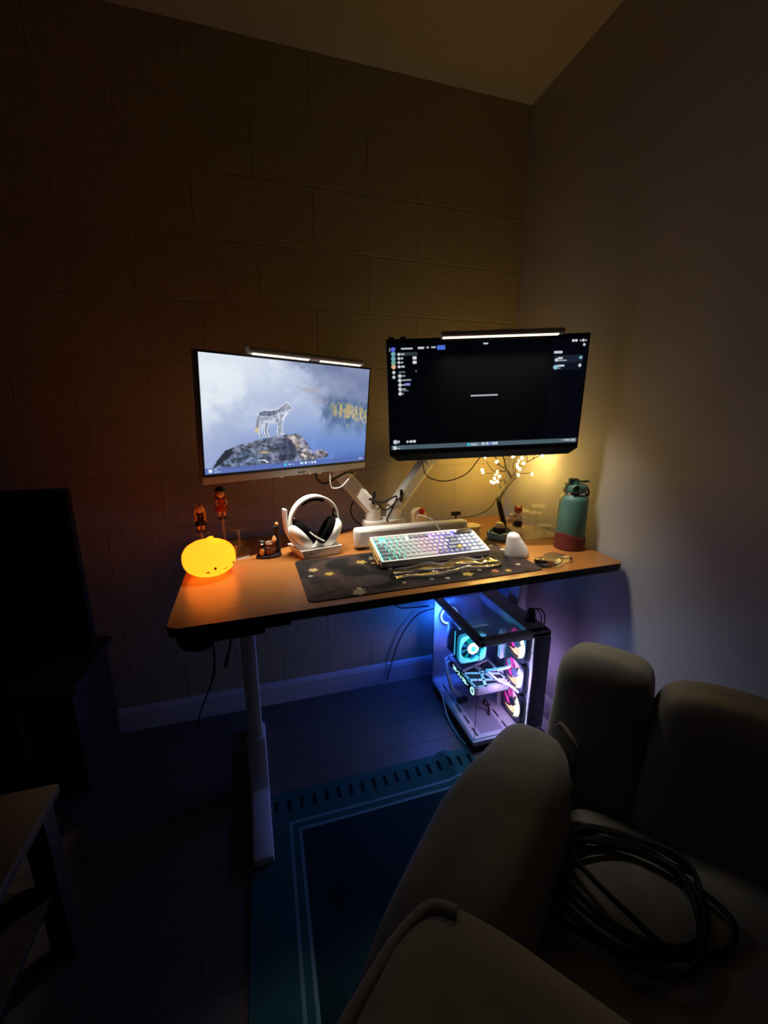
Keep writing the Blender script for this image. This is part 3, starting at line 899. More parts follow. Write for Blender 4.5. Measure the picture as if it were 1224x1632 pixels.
# ================================================================== DESK MAT
def desk_mat():
    x0, x1, y0, y1 = 0.078, 0.79, 0.948, 1.262
    nx, ny = 260, 116
    w, h = x1 - x0, y1 - y0
    us, vs = np.meshgrid(np.arange(nx + 1) / nx, np.arange(ny + 1) / ny)
    px, py = us * w, vs * h
    img = np.zeros(us.shape + (3,)) + np.array([66, 50, 48.0])
    n = fbm(us * 2.3, vs, 5, 301)
    img = blend(img, 0.9 * sstep(0.42, 0.58, n), [26, 21, 23])
    img = blend(img, 0.5 * sstep(0.55, 0.7, fbm(us * 2.3, vs, 4, 331)), [92, 62, 54])
    rn = np.random.default_rng(5)
    for cx, cy, r_ in ((.16, .17, .05), (.26, .11, .055), (.335, .075, .05), (.21, .06, .045), (.42, .05, .055), (.12, .23, .04), (.56, .07, .05), (.64, .15, .05), (.60, .23, .06), (.5, .02, .04), (.3, .2, .05)):
        d = np.hypot(px - cx, py - cy) * (1 + 0.25 * (n - 0.5))
        img = blend(img, 0.92 * sstep(r_, r_ * 0.7, d), [14, 12, 14])
    d = np.hypot((px - .19) / 1.35, py - .085)
    img = blend(img, 0.8 * sstep(0.045, 0.032, d), [78, 70, 72])
    def star(cx, cy, r_, col, a0=0.3):
        nonlocal img
        ang = np.arctan2(py - cy, px - cx) + a0
        rr = r_ * (0.82 + 0.18 * np.cos(5 * ang))
        img = blend(img, sstep(rr * 1.05, rr * 0.8, np.hypot(px - cx, py - cy)), col)
    for s in ((.045, .215, .017, [196, 178, 120]), (.085, .17, .016, [210, 186, 84]), (.20, .235, .02, [190, 166, 84]), (.235, .215, .010, [206, 160, 100]), (.14, .04, .009, [230, 214, 180]), (.15, .03, .005, [220, 200, 150]),
              (.135, .018, .022, [176, 164, 142]), (.27, .04, .007, [214, 196, 160]), (.25, .255, .024, [180, 172, 150]), (.47, .04, .02, [190, 160, 72]), (.56, .035, .014, [200, 120, 84]), (.60, .025, .011, [220, 176, 84]), (.66, .06, .009, [222, 214, 190]), (.70, .20, .012, [214, 206, 180]), (.665, .28, .009, [220, 220, 214])):
        star(*s)
    for cx, cy in ((.03, .17), (.265, .15), (.40, .03), (.355, .04), (.62, .10), (.685, .25), (.52, .055)):
        d = np.hypot(px - cx, py - cy)
        img = blend(img, sstep(0.0065, 0.0055, d) * sstep(0.0022, 0.003, d), [214, 212, 206])
    img = img * 0.84 / 255.0
    img = np.where(img <= 0.04045, img / 12.92, ((np.clip(img, 0, 1) + 0.055) / 1.055) ** 2.4)
    # rounded outline: pull grid points near the corners inside
    rc = 0.018
    X, Y = px.copy(), py.copy()
    qx = np.minimum(X, w - X); qy = np.minimum(Y, h - Y)
    m = (qx < rc) & (qy < rc)
    ux, uy = rc - qx, rc - qy
    mx = np.maximum(ux, uy); ln = np.hypot(ux, uy) + 1e-9
    s = mx / ln
    nx_, ny_ = rc - ux * s, rc - uy * s
    X = np.where(m, np.where(X < w / 2, nx_, w - nx_), X)
    Y = np.where(m, np.where(Y < h / 2, ny_, h - ny_), Y)
    top = np.stack([X - w / 2, Y - h / 2, np.full(X.shape, 0.003)], -1).reshape(-1, 3)
    bot = top.copy(); bot[:, 2] = 0.0002
    co = np.concatenate([top, bot])
    a = (np.arange(ny)[:, None] * (nx + 1) + np.arange(nx)[None, :]).ravel()
    f1 = np.stack([a, a + 1, a + nx + 2, a + nx + 1], -1)
    N = len(top)
    edge = list(range(nx + 1)) + [j * (nx + 1) + nx for j in range(1, ny + 1)] + [ny * (nx + 1) + i for i in range(nx - 1, -1, -1)] + [j * (nx + 1) for j in range(ny - 1, 0, -1)]
    e = np.array(edge); e2 = np.roll(e, -1)
    f2 = np.stack([e, e + N, e2 + N, e2], -1)
    me = bpy.data.meshes.new('desk_mat')
    me.from_pydata(co.tolist(), [], np.concatenate([f1, f2]).tolist())
    ca = me.color_attributes.new('print', 'FLOAT_COLOR', 'POINT')
    c = np.concatenate([img.reshape(-1, 3), np.ones((N, 1))], 1)
    c = np.concatenate([c, np.tile([[0.01, 0.01, 0.01, 1]], (N, 1))])
    ca.data.foreach_set('color', c.ravel().astype(np.float32))
    m = bpy.data.materials.new('printed_cloth'); m.use_nodes = True
    b = m.node_tree.nodes['Principled BSDF']
    at = m.node_tree.nodes.new('ShaderNodeAttribute'); at.attribute_name = 'print'
    m.node_tree.links.new(at.outputs['Color'], b.inputs['Base Color'])
    b.inputs['Roughness'].default_value = 0.75; b.inputs['Specular IOR Level'].default_value = 0.2
    me.materials.append(m)
    o = bpy.data.objects.new('desk_mat', me); COL.objects.link(o)
    o.location = (0.434, 1.118, DZ); o.rotation_euler = (0, 0, DROT)
    tag(o, 'dark printed desk mat with pale stars under the keyboard', 'desk mat')
desk_mat()
MATZ = DZ + 0.003

# ================================================================== KEYBOARD
def keyboard():
    W_, D_ = 0.375, 0.140
    t = thing('keyboard', 'white mechanical keyboard with rainbow backlight, tilted on a stand', 'keyboard', (0.503, 1.180, MATZ), R(1.7))
    tilt = R(17)
    M = Matrix.Translation((0, 0, 0.034)) @ Matrix.Rotation(tilt, 4, 'X')
    case = MB()
    # tray: bottom plus four raised sides
    case.box((0, 0, -0.006), (W_, D_, 0.012), 0.004, mtx=M)
    case.box((-W_ / 2 + 0.004, 0, 0.003), (0.008, D_, 0.018), 0.003, mtx=M)
    case.box((W_ / 2 - 0.004, 0, 0.003), (0.008, D_, 0.018), 0.003, mtx=M)
    case.box((0, D_ / 2 - 0.004, 0.003), (W_, 0.008, 0.018), 0.003, mtx=M)
    case.box((0, -D_ / 2 + 0.004, 0.003), (W_, 0.008, 0.018), 0.003, mtx=M)
    case.build('case', 'white_plastic', t)
    # lit plate below the keys: colour runs along its length
    m = bpy.data.materials.new('key_backlight'); m.use_nodes = True
    nt = m.node_tree; nt.nodes.clear()
    out = nt.nodes.new('ShaderNodeOutputMaterial'); e = nt.nodes.new('ShaderNodeEmission')
    tc = nt.nodes.new('ShaderNodeTexCoord'); sx = nt.nodes.new('ShaderNodeSeparateXYZ'); rp = nt.nodes.new('ShaderNodeValToRGB')
    nt.links.new(tc.outputs['Generated'], sx.inputs[0]); nt.links.new(sx.outputs[0], rp.inputs[0])
    els = rp.color_ramp.elements
    stops = [(0.0, (0.05, 0.75, 0.55)), (0.22, (0.25, 0.9, 0.5)), (0.36, (0.8, 0.75, 0.55)), (0.46, (1.0, 0.40, 0.5)), (0.60, (0.45, 0.2, 1.0)), (0.74, (0.12, 0.1, 1.0)), (0.86, (0.2, 0.35, 1.0)), (1.0, (0.2, 0.6, 1.0))]
    els[0].position, els[0].color = stops[0][0], stops[0][1] + (1,)
    els[1].position, els[1].color = stops[-1][0], stops[-1][1] + (1,)
    for p, c in stops[1:-1]:
        q = els.new(p); q.color = c + (1,)
    nt.links.new(rp.outputs[0], e.inputs[0]); e.inputs[1].default_value = L_KEYS
    nt.links.new(e.outputs[0], out.inputs[0])
    MB().box((0, 0, 0.0012), (W_ - 0.018, D_ - 0.018, 0.001), mtx=M).build('backlight_plate', m, t, smooth=False)
    U = (W_ - 0.020) / 19.0
    VY = (D_ - 0.020) / 6.15
    cache = {}
    def key(x, row, w_, mt):
        h = 1.0
        y0 = D_ / 2 - 0.010 - VY * (row + (0.15 if row > 0 else 0) + 0.5)
        if w_ not in cache:
            kx, ky = w_ * U - 0.0034, VY - 0.0036
            b = MB()
            rg = []
            for q, z in ((1.0, 0.0), (1.0, 0.002), (0.86, 0.0075), (0.80, 0.0082)):
                ix = kx / 2 - (1 - q) * 0.0085; iy = ky / 2 - (1 - q) * 0.0085
                rg.append([Vector((a, c, z)) for a, c in ((-ix, -iy), (ix, -iy), (ix, iy), (-ix, iy))])
            b.ring_loft(rg)
            cache[w_] = b.build('key', mt, t, smooth=False)
            o = cache[w_]
        else:
            o = share(cache[w_], 'key', t)
        o.material_slots[0].link = 'OBJECT'; o.material_slots[0].material = MATS[mt]
        p = M @ Vector((-W_ / 2 + 0.010 + (x + w_ / 2) * U, y0, 0.0045))
        o.location = p; o.rotation_euler = (tilt, 0, 0)
    wht, gry = 'key_cap', 'key_cap_grey'
    rows = [
        [(0, 1, wht)] + [(2 + k, 1, gry if 4 <= k < 8 else wht) for k in range(4)] + [(6.4 + k, 1, gry) for k in range(4)] + [(10.8 + k, 1, wht) for k in range(4)],
        [(k, 1, wht) for k in range(13)] + [(13, 2, gry)] + [(15, 1, gry), (16, 1, wht), (17, 1, wht), (18, 1, wht)],
        [(0, 1.5, gry)] + [(1.5 + k, 1, wht) for k in range(12)] + [(13.5, 1.5, gry)] + [(15, 1, wht), (16, 1, wht), (17, 1, wht), (18, 1, wht)],
        [(0, 1.75, gry)] + [(1.75 + k, 1, wht) for k in range(11)] + [(12.75, 2.25, gry)] + [(15, 1, wht), (16, 1, wht), (17, 1, wht), (18, 1, wht)],
        [(0, 2.25, gry)] + [(2.25 + k, 1, wht) for k in range(10)] + [(12.25, 1.75, gry)] + [(14.0, 1, 'key_cap_gold')] + [(15, 1, wht), (16, 1, wht), (17, 1, wht), (18, 1, wht)],
        [(0, 1.25, gry), (1.25, 1.25, gry), (2.5, 1.25, gry), (3.75, 6.25, wht), (10, 1, gry), (11, 1, gry), (12, 1, gry), (13, 1, gry), (14, 1, gry), (15, 1, gry), (16, 2, wht), (18, 1, wht)],
    ]
    for r_, row in enumerate(rows):
        for x, w_, mt in row:
            key(x, r_, w_, mt)
    y0 = D_ / 2 - 0.010 - VY * 0.5
    MB().box((-W_ / 2 + 0.01 + 17.2 * U, y0, 0.008), (3.4 * U, VY - 0.003, 0.008), 0.001, mtx=M).build('display_panel', 'black_plastic', t)
    kn = MB().lathe([(0.0068, 0), (0.0068, 0.012), (0.0055, 0.0135), (0, 0.0135)], n=18, mtx=M @ Matrix.Translation((-W_ / 2 + 0.01 + 15.6 * U, y0, 0.004))).build('knob', 'white_metal', t)
    ring = MB()
    pts = [M @ Vector((-W_ / 2 + 0.01 + 15.6 * U + 0.0075 * math.cos(a), y0 + 0.0075 * math.sin(a), 0.006)) for a in np.linspace(0, 2 * PI, 17)]
    ring.tube(pts, 0.0012, 6, 0).build('knob_ring', glow('knob_glow', (0.6, 0.15, 1.0), 1.5), t)
    # clear stand with side rails
    st = thing('keyboard_stand', 'clear acrylic stand with gold side rails under the white keyboard', 'stand', (0.503, 1.180, MATZ), R(1.7))
    for s in (-1, 1):
        x = s * (W_ / 2 - 0.03)
        MB().prism([(-0.075, 0.0005), (0.072, 0.0005), (0.068, 0.038), (0.060, 0.036), (-0.060, 0.0045), (-0.075, 0.003)], -0.003, 0.003, mtx=Matrix.Translation((x, 0, 0)) @ Matrix.Rotation(R(90), 4, 'Z')).build('side_support', 'acrylic', st, smooth=False)
    for y, z in ((-0.055, 0.0048), (0.055, 0.02)):
        MB().cyl((-W_ / 2 + 0.03, y, z), (W_ / 2 - 0.03, y, z), 0.003, n=8).build('cross_bar', 'acrylic', st)
    for s in (-1, 1):
        for dz in (0.006, -0.008):
            p0 = M @ Vector((s * (W_ / 2 + 0.003), -D_ / 2 + 0.015, dz)); p1 = M @ Vector((s * (W_ / 2 + 0.003), D_ / 2 - 0.012, dz))
            MB().cyl(p0, p1, 0.003, n=8).build('rail', mat('brass', rgb(214, 178, 96), 0.25, metal=0.9, var=0.05), t)
    return t
keyboard()
tag(MB().tube([(0.535, 1.385, 0.83), (0.535, 1.38, 0.90), (0.545, 1.345, 0.913), (0.565, 1.30, 0.905), (0.575, 1.275, 0.885), (0.578, 1.252, 0.872)], 0.0025).build('keyboard_cable', 'white_plastic'), 'white keyboard cable arching over the long white bar', 'cable')

# long white bar behind the keyboard
sb = thing('speaker_bar', 'long white rounded bar standing behind the keyboard', 'speaker bar', (0.500, 1.336, DZ), R(1.5))
MB().box((0, 0, 0.041), (0.435, 0.045, 0.068), 0.012, 3).build('housing', 'white_plastic', sb)
for s in (-1, 1):
    MB().box((s * 0.195, 0, 0.0045), (0.03, 0.04, 0.008), 0.002).build('foot', 'black_rubber', sb)
MB().box((0, -0.0228, 0.04), (0.40, 0.001, 0.05), 0.0004, 1).build('front_panel', mat('grille_white', rgb(208, 208, 206), 0.6, var=0.05, vscale=500), sb)

# clear wavy wrist rest
def wavy(name, label, L, prof_w, prof_h, loc, rz, n=40, m=18, side_wave=0.004):
    b = MB()
    rings = []
    for i in range(n + 1):
        t = i / n
        x = (t - 0.5) * L
        w_, h_ = prof_w(t), prof_h(t)
        ring = []
        for k in range(m):
            a = 2 * PI * k / m
            y = w_ * math.copysign(abs(math.cos(a)) ** 0.7, math.cos(a))
            z = h_ * 0.5 + h_ * 0.5 * math.copysign(abs(math.sin(a)) ** 0.6, math.sin(a))
            ring.append(Vector((x, y + side_wave * math.sin(t * 4 * PI), z)))
        rings.append(ring)
    b.ring_loft(rings)
    o = b.build(name, 'resin_clear')
    o.location = loc; o.rotation_euler = (0, 0, rz)
    return o
o = wavy('wrist_rest', '', 0.36, lambda t: 0.038 * (1 - 0.75 * abs(2 * t - 1) ** 7) + 0.004 * math.cos(t * 6 * PI), lambda t: (0.022 + 0.004 * math.cos(t * 6 * PI)) * (1 - 0.6 * abs(2 * t - 1) ** 8), (0.512, 1.050, MATZ), R(3))
tag(o, 'clear wavy resin wrist rest in front of the keyboard', 'wrist rest')
o = wavy('wrist_rest', '', 0.15, lambda t: 0.042 * (max(0.02, 1 - abs(2 * t - 1) ** 3.0)) ** 0.5 * (0.78 + 0.22 * abs(math.cos(t * PI)) ** 1.0), lambda t: 0.02 * (max(0.05, 1 - abs(2 * t - 1) ** 4)) ** 0.5, (0.862, 1.022, DZ + 0.0002), R(22), side_wave=0.003)
tag(o, 'small clear heart-lobed mouse wrist rest on bare wood beside the bottle', 'wrist rest')

# white teardrop mouse
def mouse():
    t = thing('mouse', 'white teardrop-shaped mouse standing on the right end of the mat', 'mouse', (0.785, 1.105, MATZ), R(10))
    b = MB()
    rings = []
    n = 20
    for i in range(13):
        q = i / 12
        z = 0.064 * q
        lean = -0.019 * q ** 1.5
        rx = 0.043 * (1 - 0.48 * q ** 1.7) * (0.965 if q == 0 else 1)
        ry = 0.036 * (1 - 0.40 * q ** 1.4) * (0.965 if q == 0 else 1)
        rings.append([Vector((lean + rx * math.cos(2 * PI * k / n), ry * math.sin(2 * PI * k / n), z)) for k in range(n)])
    for a in (15, 30, 45, 60, 75, 86):
        cs, sn = math.cos(R(a)), math.sin(R(a))
        rings.append([Vector((-0.019 - 0.003 * sn + 0.02236 * cs * math.cos(2 * PI * k / n), 0.0216 * cs * math.sin(2 * PI * k / n), 0.064 + 0.019 * sn)) for k in range(n)])
    b.ring_loft(rings).build('shell', mat('warm_white', rgb(240, 232, 226), 0.4, var=0.03), t)
    MB().box((-0.026, -0.016, 0.058), (0.004, 0.004, 0.014), 0.0015, mtx=None).build('thumb_button', mat('brown_dot', rgb(150, 110, 84), 0.5), t)
mouse()

# ================================================================== PUMPKIN LAMP
def pumpkin():
    t = thing('night_lamp', 'glowing orange pumpkin-shaped night lamp with a small smiling face', 'lamp', (-0.172, 1.225, DZ))
    Rr, H = 0.073, 0.105
    nu, nv = 64, 28
    b = MB()
    rings = []
    for i in range(nv + 1):
        a = -PI / 2 * 0.93 + (PI * 0.965) * i / nv
        ring = []
        for j in range(nu):
            g = 2 * PI * j / nu
            rib = 1 - 0.045 * max(0.0, math.sin(a) * 0.8 + 0.2) * (0.5 + 0.5 * math.cos(9 * g)) ** 2
            rr = Rr * abs(math.cos(a)) ** 0.82 * rib
            z = H * (0.45 + 0.5 * math.copysign(abs(math.sin(a)) ** 0.9, a))
            z -= 0.006 * math.exp(-(rr / 0.02) ** 2) if a > 0 else 0
            ring.append(Vector((rr * math.cos(g), rr * math.sin(g), z)))
        rings.append(ring)
    zmin = min(p.z for r_ in rings for p in r_)
    for r_ in rings:
        for p in r_: p.z -= zmin - 0.0003
    b.ring_loft(rings)
    m = bpy.data.materials.new('lit_silicone'); m.use_nodes = True
    nt = m.node_tree; nt.nodes.clear()
    out = nt.nodes.new('ShaderNodeOutputMaterial'); ad = nt.nodes.new('ShaderNodeAddShader')
    e = nt.nodes.new('ShaderNodeEmission'); e.inputs[0].default_value = (1.0, 0.185, 0.012, 1); e.inputs[1].default_value = L_PUMPKIN
    tr = nt.nodes.new('ShaderNodeBsdfTranslucent'); tr.inputs[0].default_value = (1.0, 0.62, 0.08, 1)
    nt.links.new(e.outputs[0], ad.inputs[0]); nt.links.new(tr.outputs[0], ad.inputs[1]); nt.links.new(ad.outputs[0], out.inputs[0])
    b.build('shell', m, t)
    MB().tube([(0, 0, H * 0.93), (0.006, 0.004, H * 1.0), (0.016, 0.006, H * 1.02)], lambda q: 0.011 - 0.004 * q, 10).build('stalk', m, t)
    lamp('bulb', t, (0.012, 0, 0.062), (1.0, 0.62, 0.2), L_PUMPKIN_BULB, 0.012)
    dk = mat('face_paint', rgb(92, 34, 10), 0.6)
    def on(az, z):
        a = R(az)
        # radius of the shell at that height
        best = min((p for r_ in rings for p in r_), key=lambda p: (p.z - z) ** 2 * 9 + (p - Vector((math.cos(a) * Rr, math.sin(a) * Rr, p.z))).length_squared)
        rr = math.hypot(best.x, best.y)
        return Vector((rr * math.cos(a), rr * math.sin(a), z)), a
    for az in (-72, -22):
        p, a = on(az, 0.040)
        MB().ball((0, 0, 0), (0.0035, 0.0018, 0.0042), 10, 8, mtx=Matrix.Translation(p) @ Matrix.Rotation(a + PI / 2, 4, 'Z')).build('eye', dk, t)
    for az in (-88, -10):
        p, a = on(az, 0.030)
        MB().ball((0, 0, 0), (0.006, 0.0012, 0.002), 10, 8, mtx=Matrix.Translation(p) @ Matrix.Rotation(a + PI / 2, 4, 'Z')).build('cheek', mat('cheek_paint', rgb(150, 60, 16), 0.6), t)
    pts = []
    for k in range(7):
        az = -53 + 12 * k / 6
        p, a = on(az, 0.033 - 0.002 * math.sin(PI * k / 6))
        pts.append(p * 1.004)
    MB().tube(pts, 0.0009, 6, 2).build('mouth', dk, t)
pumpkin()

# ================================================================== ACRYLIC RISERS AND FIGURES
def riser(label, base_poly, discs):
    t = thing('display_riser', label, 'display stand', (0, 0, DZ))
    MB().plate(base_poly, 0.0003, 0.004).build('base_plate', 'acrylic', t, smooth=False)
    for x, y, z, r_ in discs:
        MB().cyl((x, y, 0.004), (x, y, z - DZ - 0.003), 0.0045, n=10).build('post', 'acrylic', t)
        MB().lathe([(r_, 0), (r_ + 0.0006, 0.0015), (r_, 0.003)], (x, y, z - DZ - 0.003), n=28).build('disc', 'acrylic', t)
    return t
LD = [(-0.146, 1.425, 0.933, 0.033), (-0.100, 1.43, 0.895, 0.031), (-0.212, 1.405, 0.897, 0.026), (-0.232, 1.375, 0.862, 0.028), (-0.108, 1.372, 0.858, 0.030), (-0.166, 1.355, 0.846, 0.022)]
riser('clear acrylic riser with round discs behind the glowing pumpkin lamp', rounded_poly(-0.262, -0.066, 1.328, 1.465, 0.03), LD)
RD = [(0.947, 1.345, 0.842, 0.032), (1.030, 1.335, 0.922, 0.026), (0.992, 1.385, 0.895, 0.030), (1.058, 1.385, 0.882, 0.026), (1.022, 1.275, 0.860, 0.026)]
riser('clear acrylic riser with round discs between the lit tree and green bottle', rounded_poly(0.915, 1.085, 1.245, 1.42, 0.02), RD)

def doll(name, label, loc, H, hair, dress, ears, seated=False, rz=0.0):
    t = thing(name, label, 'figurine', loc, rz)
    s = H / 0.1
    b = MB()
    # one body: legs, torso, arms, neck, head
    for q in (-1, 1):
        b.lathe([(0.0042 * s, 0.004 * s), (0.0045 * s, 0.012 * s), (0.006 * s, 0.03 * s), (0.0065 * s, 0.04 * s)], (q * 0.0075 * s, 0, 0), 10)
        b.tube([(q * 0.010 * s, 0, 0.066 * s), (q * 0.017 * s, -0.004 * s, 0.056 * s), (q * 0.013 * s, -0.012 * s, 0.048 * s)], 0.0034 * s, 8, 3)
    b.lathe([(0.009 * s, 0.036 * s), (0.0105 * s, 0.045 * s), (0.0075 * s, 0.055 * s), (0.0105 * s, 0.066 * s), (0.004 * s, 0.071 * s), (0.004 * s, 0.075 * s)], (0, 0, 0), 14, sq=(1, 0.75))
    b.ball((0, 0, 0.085 * s), (0.0125 * s, 0.012 * s, 0.0135 * s), 14, 10)
    b.build('body', 'figure_skin', t)
    MB().lathe([(0.022 * s, 0.026 * s), (0.0225 * s, 0.028 * s), (0.013 * s, 0.044 * s), (0.0088 * s, 0.055 * s), (0.0115 * s, 0.066 * s), (0.0055 * s, 0.071 * s)], (0, 0, 0), 18, sq=(1, 0.8)).build('dress', dress, t)
    hb = MB()
    hb.ball((0, 0.003 * s, 0.089 * s), (0.0145 * s, 0.0135 * s, 0.0125 * s), 14, 8)
    for q in (-1, 1):
        hb.tube([(q * 0.012 * s, 0.004 * s, 0.09 * s), (q * 0.017 * s, 0.003 * s, 0.07 * s), (q * 0.017 * s, 0.004 * s, 0.045 * s), (q * 0.020 * s, 0.004 * s, 0.032 * s)], lambda u_: 0.0048 * s * (1 - 0.6 * u_), 8, 4)
    hb.ball((0, 0.010 * s, 0.070 * s), (0.014 * s, 0.006 * s, 0.022 * s), 12, 8)
    hb.build('hair', hair, t)
    for q in (-1, 1):
        MB().ball((q * 0.0045 * s, -0.0112 * s, 0.085 * s), (0.0018 * s, 0.0012 * s, 0.0026 * s), 8, 6).build('eye', 'figure_black', t)
        MB().ball((q * 0.0075 * s, -0.003 * s, 0.0035 * s), (0.006 * s, 0.0095 * s, 0.0035 * s), 10, 6).build('shoe', 'figure_black', t)
        if ears:
            MB().lathe([(0.005 * s, 0), (0.003 * s, 0.005 * s), (0.0005 * s, 0.011 * s)], (q * 0.009 * s, 0, 0.097 * s), 8).build('hair_bow', ears, t)
    return t
doll('doll_figurine', 'small doll figurine with long pale hair and a dark dress beside the pumpkin lamp', (-0.212, 1.405, 0.8972), 0.088, 'figure_hair', 'figure_black', 'figure_tan', rz=R(8))
d2 = doll('doll_figurine', 'taller doll figurine with black hat on the highest disc under the wolf monitor', (-0.146, 1.425, 0.9332), 0.098, 'figure_brown', 'figure_red', None, rz=R(10))
MB().lathe([(0.019, 0.0), (0.019, 0.003), (0.0125, 0.0035), (0.011, 0.012), (0.0, 0.013)], (0, 0.002, 0.0945), 18).build('hat', 'figure_black', d2)

mf = thing('mushroom_figurine', 'tiny dark green cap-headed figurine on the lowest disc behind the pumpkin', 'figurine', (-0.166, 1.355, 0.8462))
MB().lathe([(0.007, 0), (0.008, 0.002), (0.006, 0.014), (0.007, 0.02)], (0, 0, 0), 14).build('stem', 'figure_tan', mf)
MB().lathe([(0.006, 0.018), (0.019, 0.019), (0.021, 0.024), (0.017, 0.034), (0.008, 0.040), (0.0, 0.041)], (0, 0, 0), 20).build('cap', 'figure_dark_green', mf)

# black animal figurine with pot and post
af = thing('animal_figurine', 'black animal figurine with tan belly hugging a brown pot by a dark post', 'figurine', (-0.004, 1.335, DZ + 0.0002), R(6))
MB().ball((0, 0, 0.005), (0.042, 0.026, 0.006), 24, 8, 0.6, 1.0).build('base', 'figure_black', af)
MB().lathe([(0.012, 0.006), (0.019, 0.015), (0.021, 0.027), (0.017, 0.042), (0.019, 0.047), (0.016, 0.05), (0.012, 0.046), (0.0, 0.045)], (0.004, 0, 0), 20).build('pot', 'figure_brown', af)
MB().tube([(0.030, 0.004, 0.006), (0.031, 0.004, 0.06), (0.030, 0.004, 0.100)], lambda q: 0.0095 - 0.002 * q, 10).build('post', 'figure_black', af)
MB().tube([(0.030, 0.0, 0.098), (0.020, -0.004, 0.100), (0.015, -0.005, 0.092)], 0.004, 8).build('hook', 'figure_black', af)
MB().ball((0.030, 0.002, 0.107), (0.006, 0.006, 0.008), 12, 8).build('bird', 'figure_tan', af)
MB().lathe([(0.004, 0.0), (0.008, 0.008), (0.005, 0.018), (0.0, 0.024)], (0.018, -0.010, 0.05), 12).build('flame', 'figure_tan', af)
bd = MB()
bd.ball((-0.022, -0.006, 0.026), (0.013, 0.012, 0.02), 14, 10)
bd.ball((-0.022, -0.008, 0.052), (0.012, 0.011, 0.010), 14, 10)
bd.tube([(-0.013, -0.012, 0.034), (-0.004, -0.019, 0.034), (0.002, -0.021, 0.030)], 0.0038, 8, 3)
for q in (-1, 1):
    bd.lathe([(0.0042, 0), (0.003, 0.006), (0.0004, 0.013)], (-0.022 + q * 0.008, -0.006, 0.059), 8)
bd.build('animal', 'figure_black', af)
MB().ball((-0.023, -0.0155, 0.024), (0.008, 0.004, 0.013), 12, 8).build('belly', 'figure_tan', af)
MB().ball((-0.022, -0.018, 0.0495), (0.0045, 0.003, 0.0032), 10, 6).build('muzzle', 'figure_white', af)

# bear figurine on the right riser
bf = thing('bear_figurine', 'small brown-headed bear figurine with white body on the riser by the tree', 'figurine', (0.947, 1.345, 0.8422), R(-10))
bb = MB()
bb.lathe([(0.012, 0.0), (0.017, 0.006), (0.017, 0.016), (0.011, 0.028), (0.014, 0.036), (0.011, 0.050), (0.006, 0.054)], (0, 0, 0), 18)
bb.build('body', 'figure_white', bf)
MB().lathe([(0.0172, 0.001), (0.0195, 0.006), (0.0185, 0.017), (0.013, 0.024)], (0, 0, 0), 18).build('trousers', 'figure_black', bf)
hd_ = MB().ball((0, 0, 0.066), (0.0165, 0.015, 0.0145), 16, 10)
for q in (-1, 1):
    hd_.ball((q * 0.0115, 0, 0.079), (0.005, 0.0035, 0.005), 10, 8)
hd_.build('head', 'bear_brown', bf)
MB().ball((0, -0.0135, 0.062), (0.006, 0.004, 0.0045), 10, 8).build('muzzle', 'figure_tan', bf)
for q in (-1, 1):
    MB().ball((q * 0.006, -0.0135, 0.069), (0.0016, 0.0012, 0.002), 8, 6).build('eye', 'figure_black', bf)
MB().tube([(-0.011, -0.002, 0.046), (-0.019, -0.006, 0.040), (-0.024, -0.008, 0.044)], 0.005, 8, 3).build('arm', 'bear_brown', bf)
MB().tube([(0.011, -0.002, 0.046), (0.014, -0.012, 0.036), (0.008, -0.018, 0.034)], 0.005, 8, 3).build('arm', 'figure_white', bf)
pf = thing('cloud_figurine', 'tiny puffy cream figurine on a clear cube left of the bear', 'figurine', (0.902, 1.325, DZ + 0.0002))
MB().box((0, 0, 0.028), (0.024, 0.024, 0.055), 0.002).build('cube', 'acrylic', pf)
cb = MB()
for x, y, z, r_ in ((0, 0, 0.066, 0.013), (-0.012, 0, 0.062, 0.009), (0.011, 0, 0.063, 0.010), (0.003, 0.002, 0.077, 0.010)):
    cb.ball((x, y, z), r_, 12, 8)
cb.build('puff', 'cream', pf)

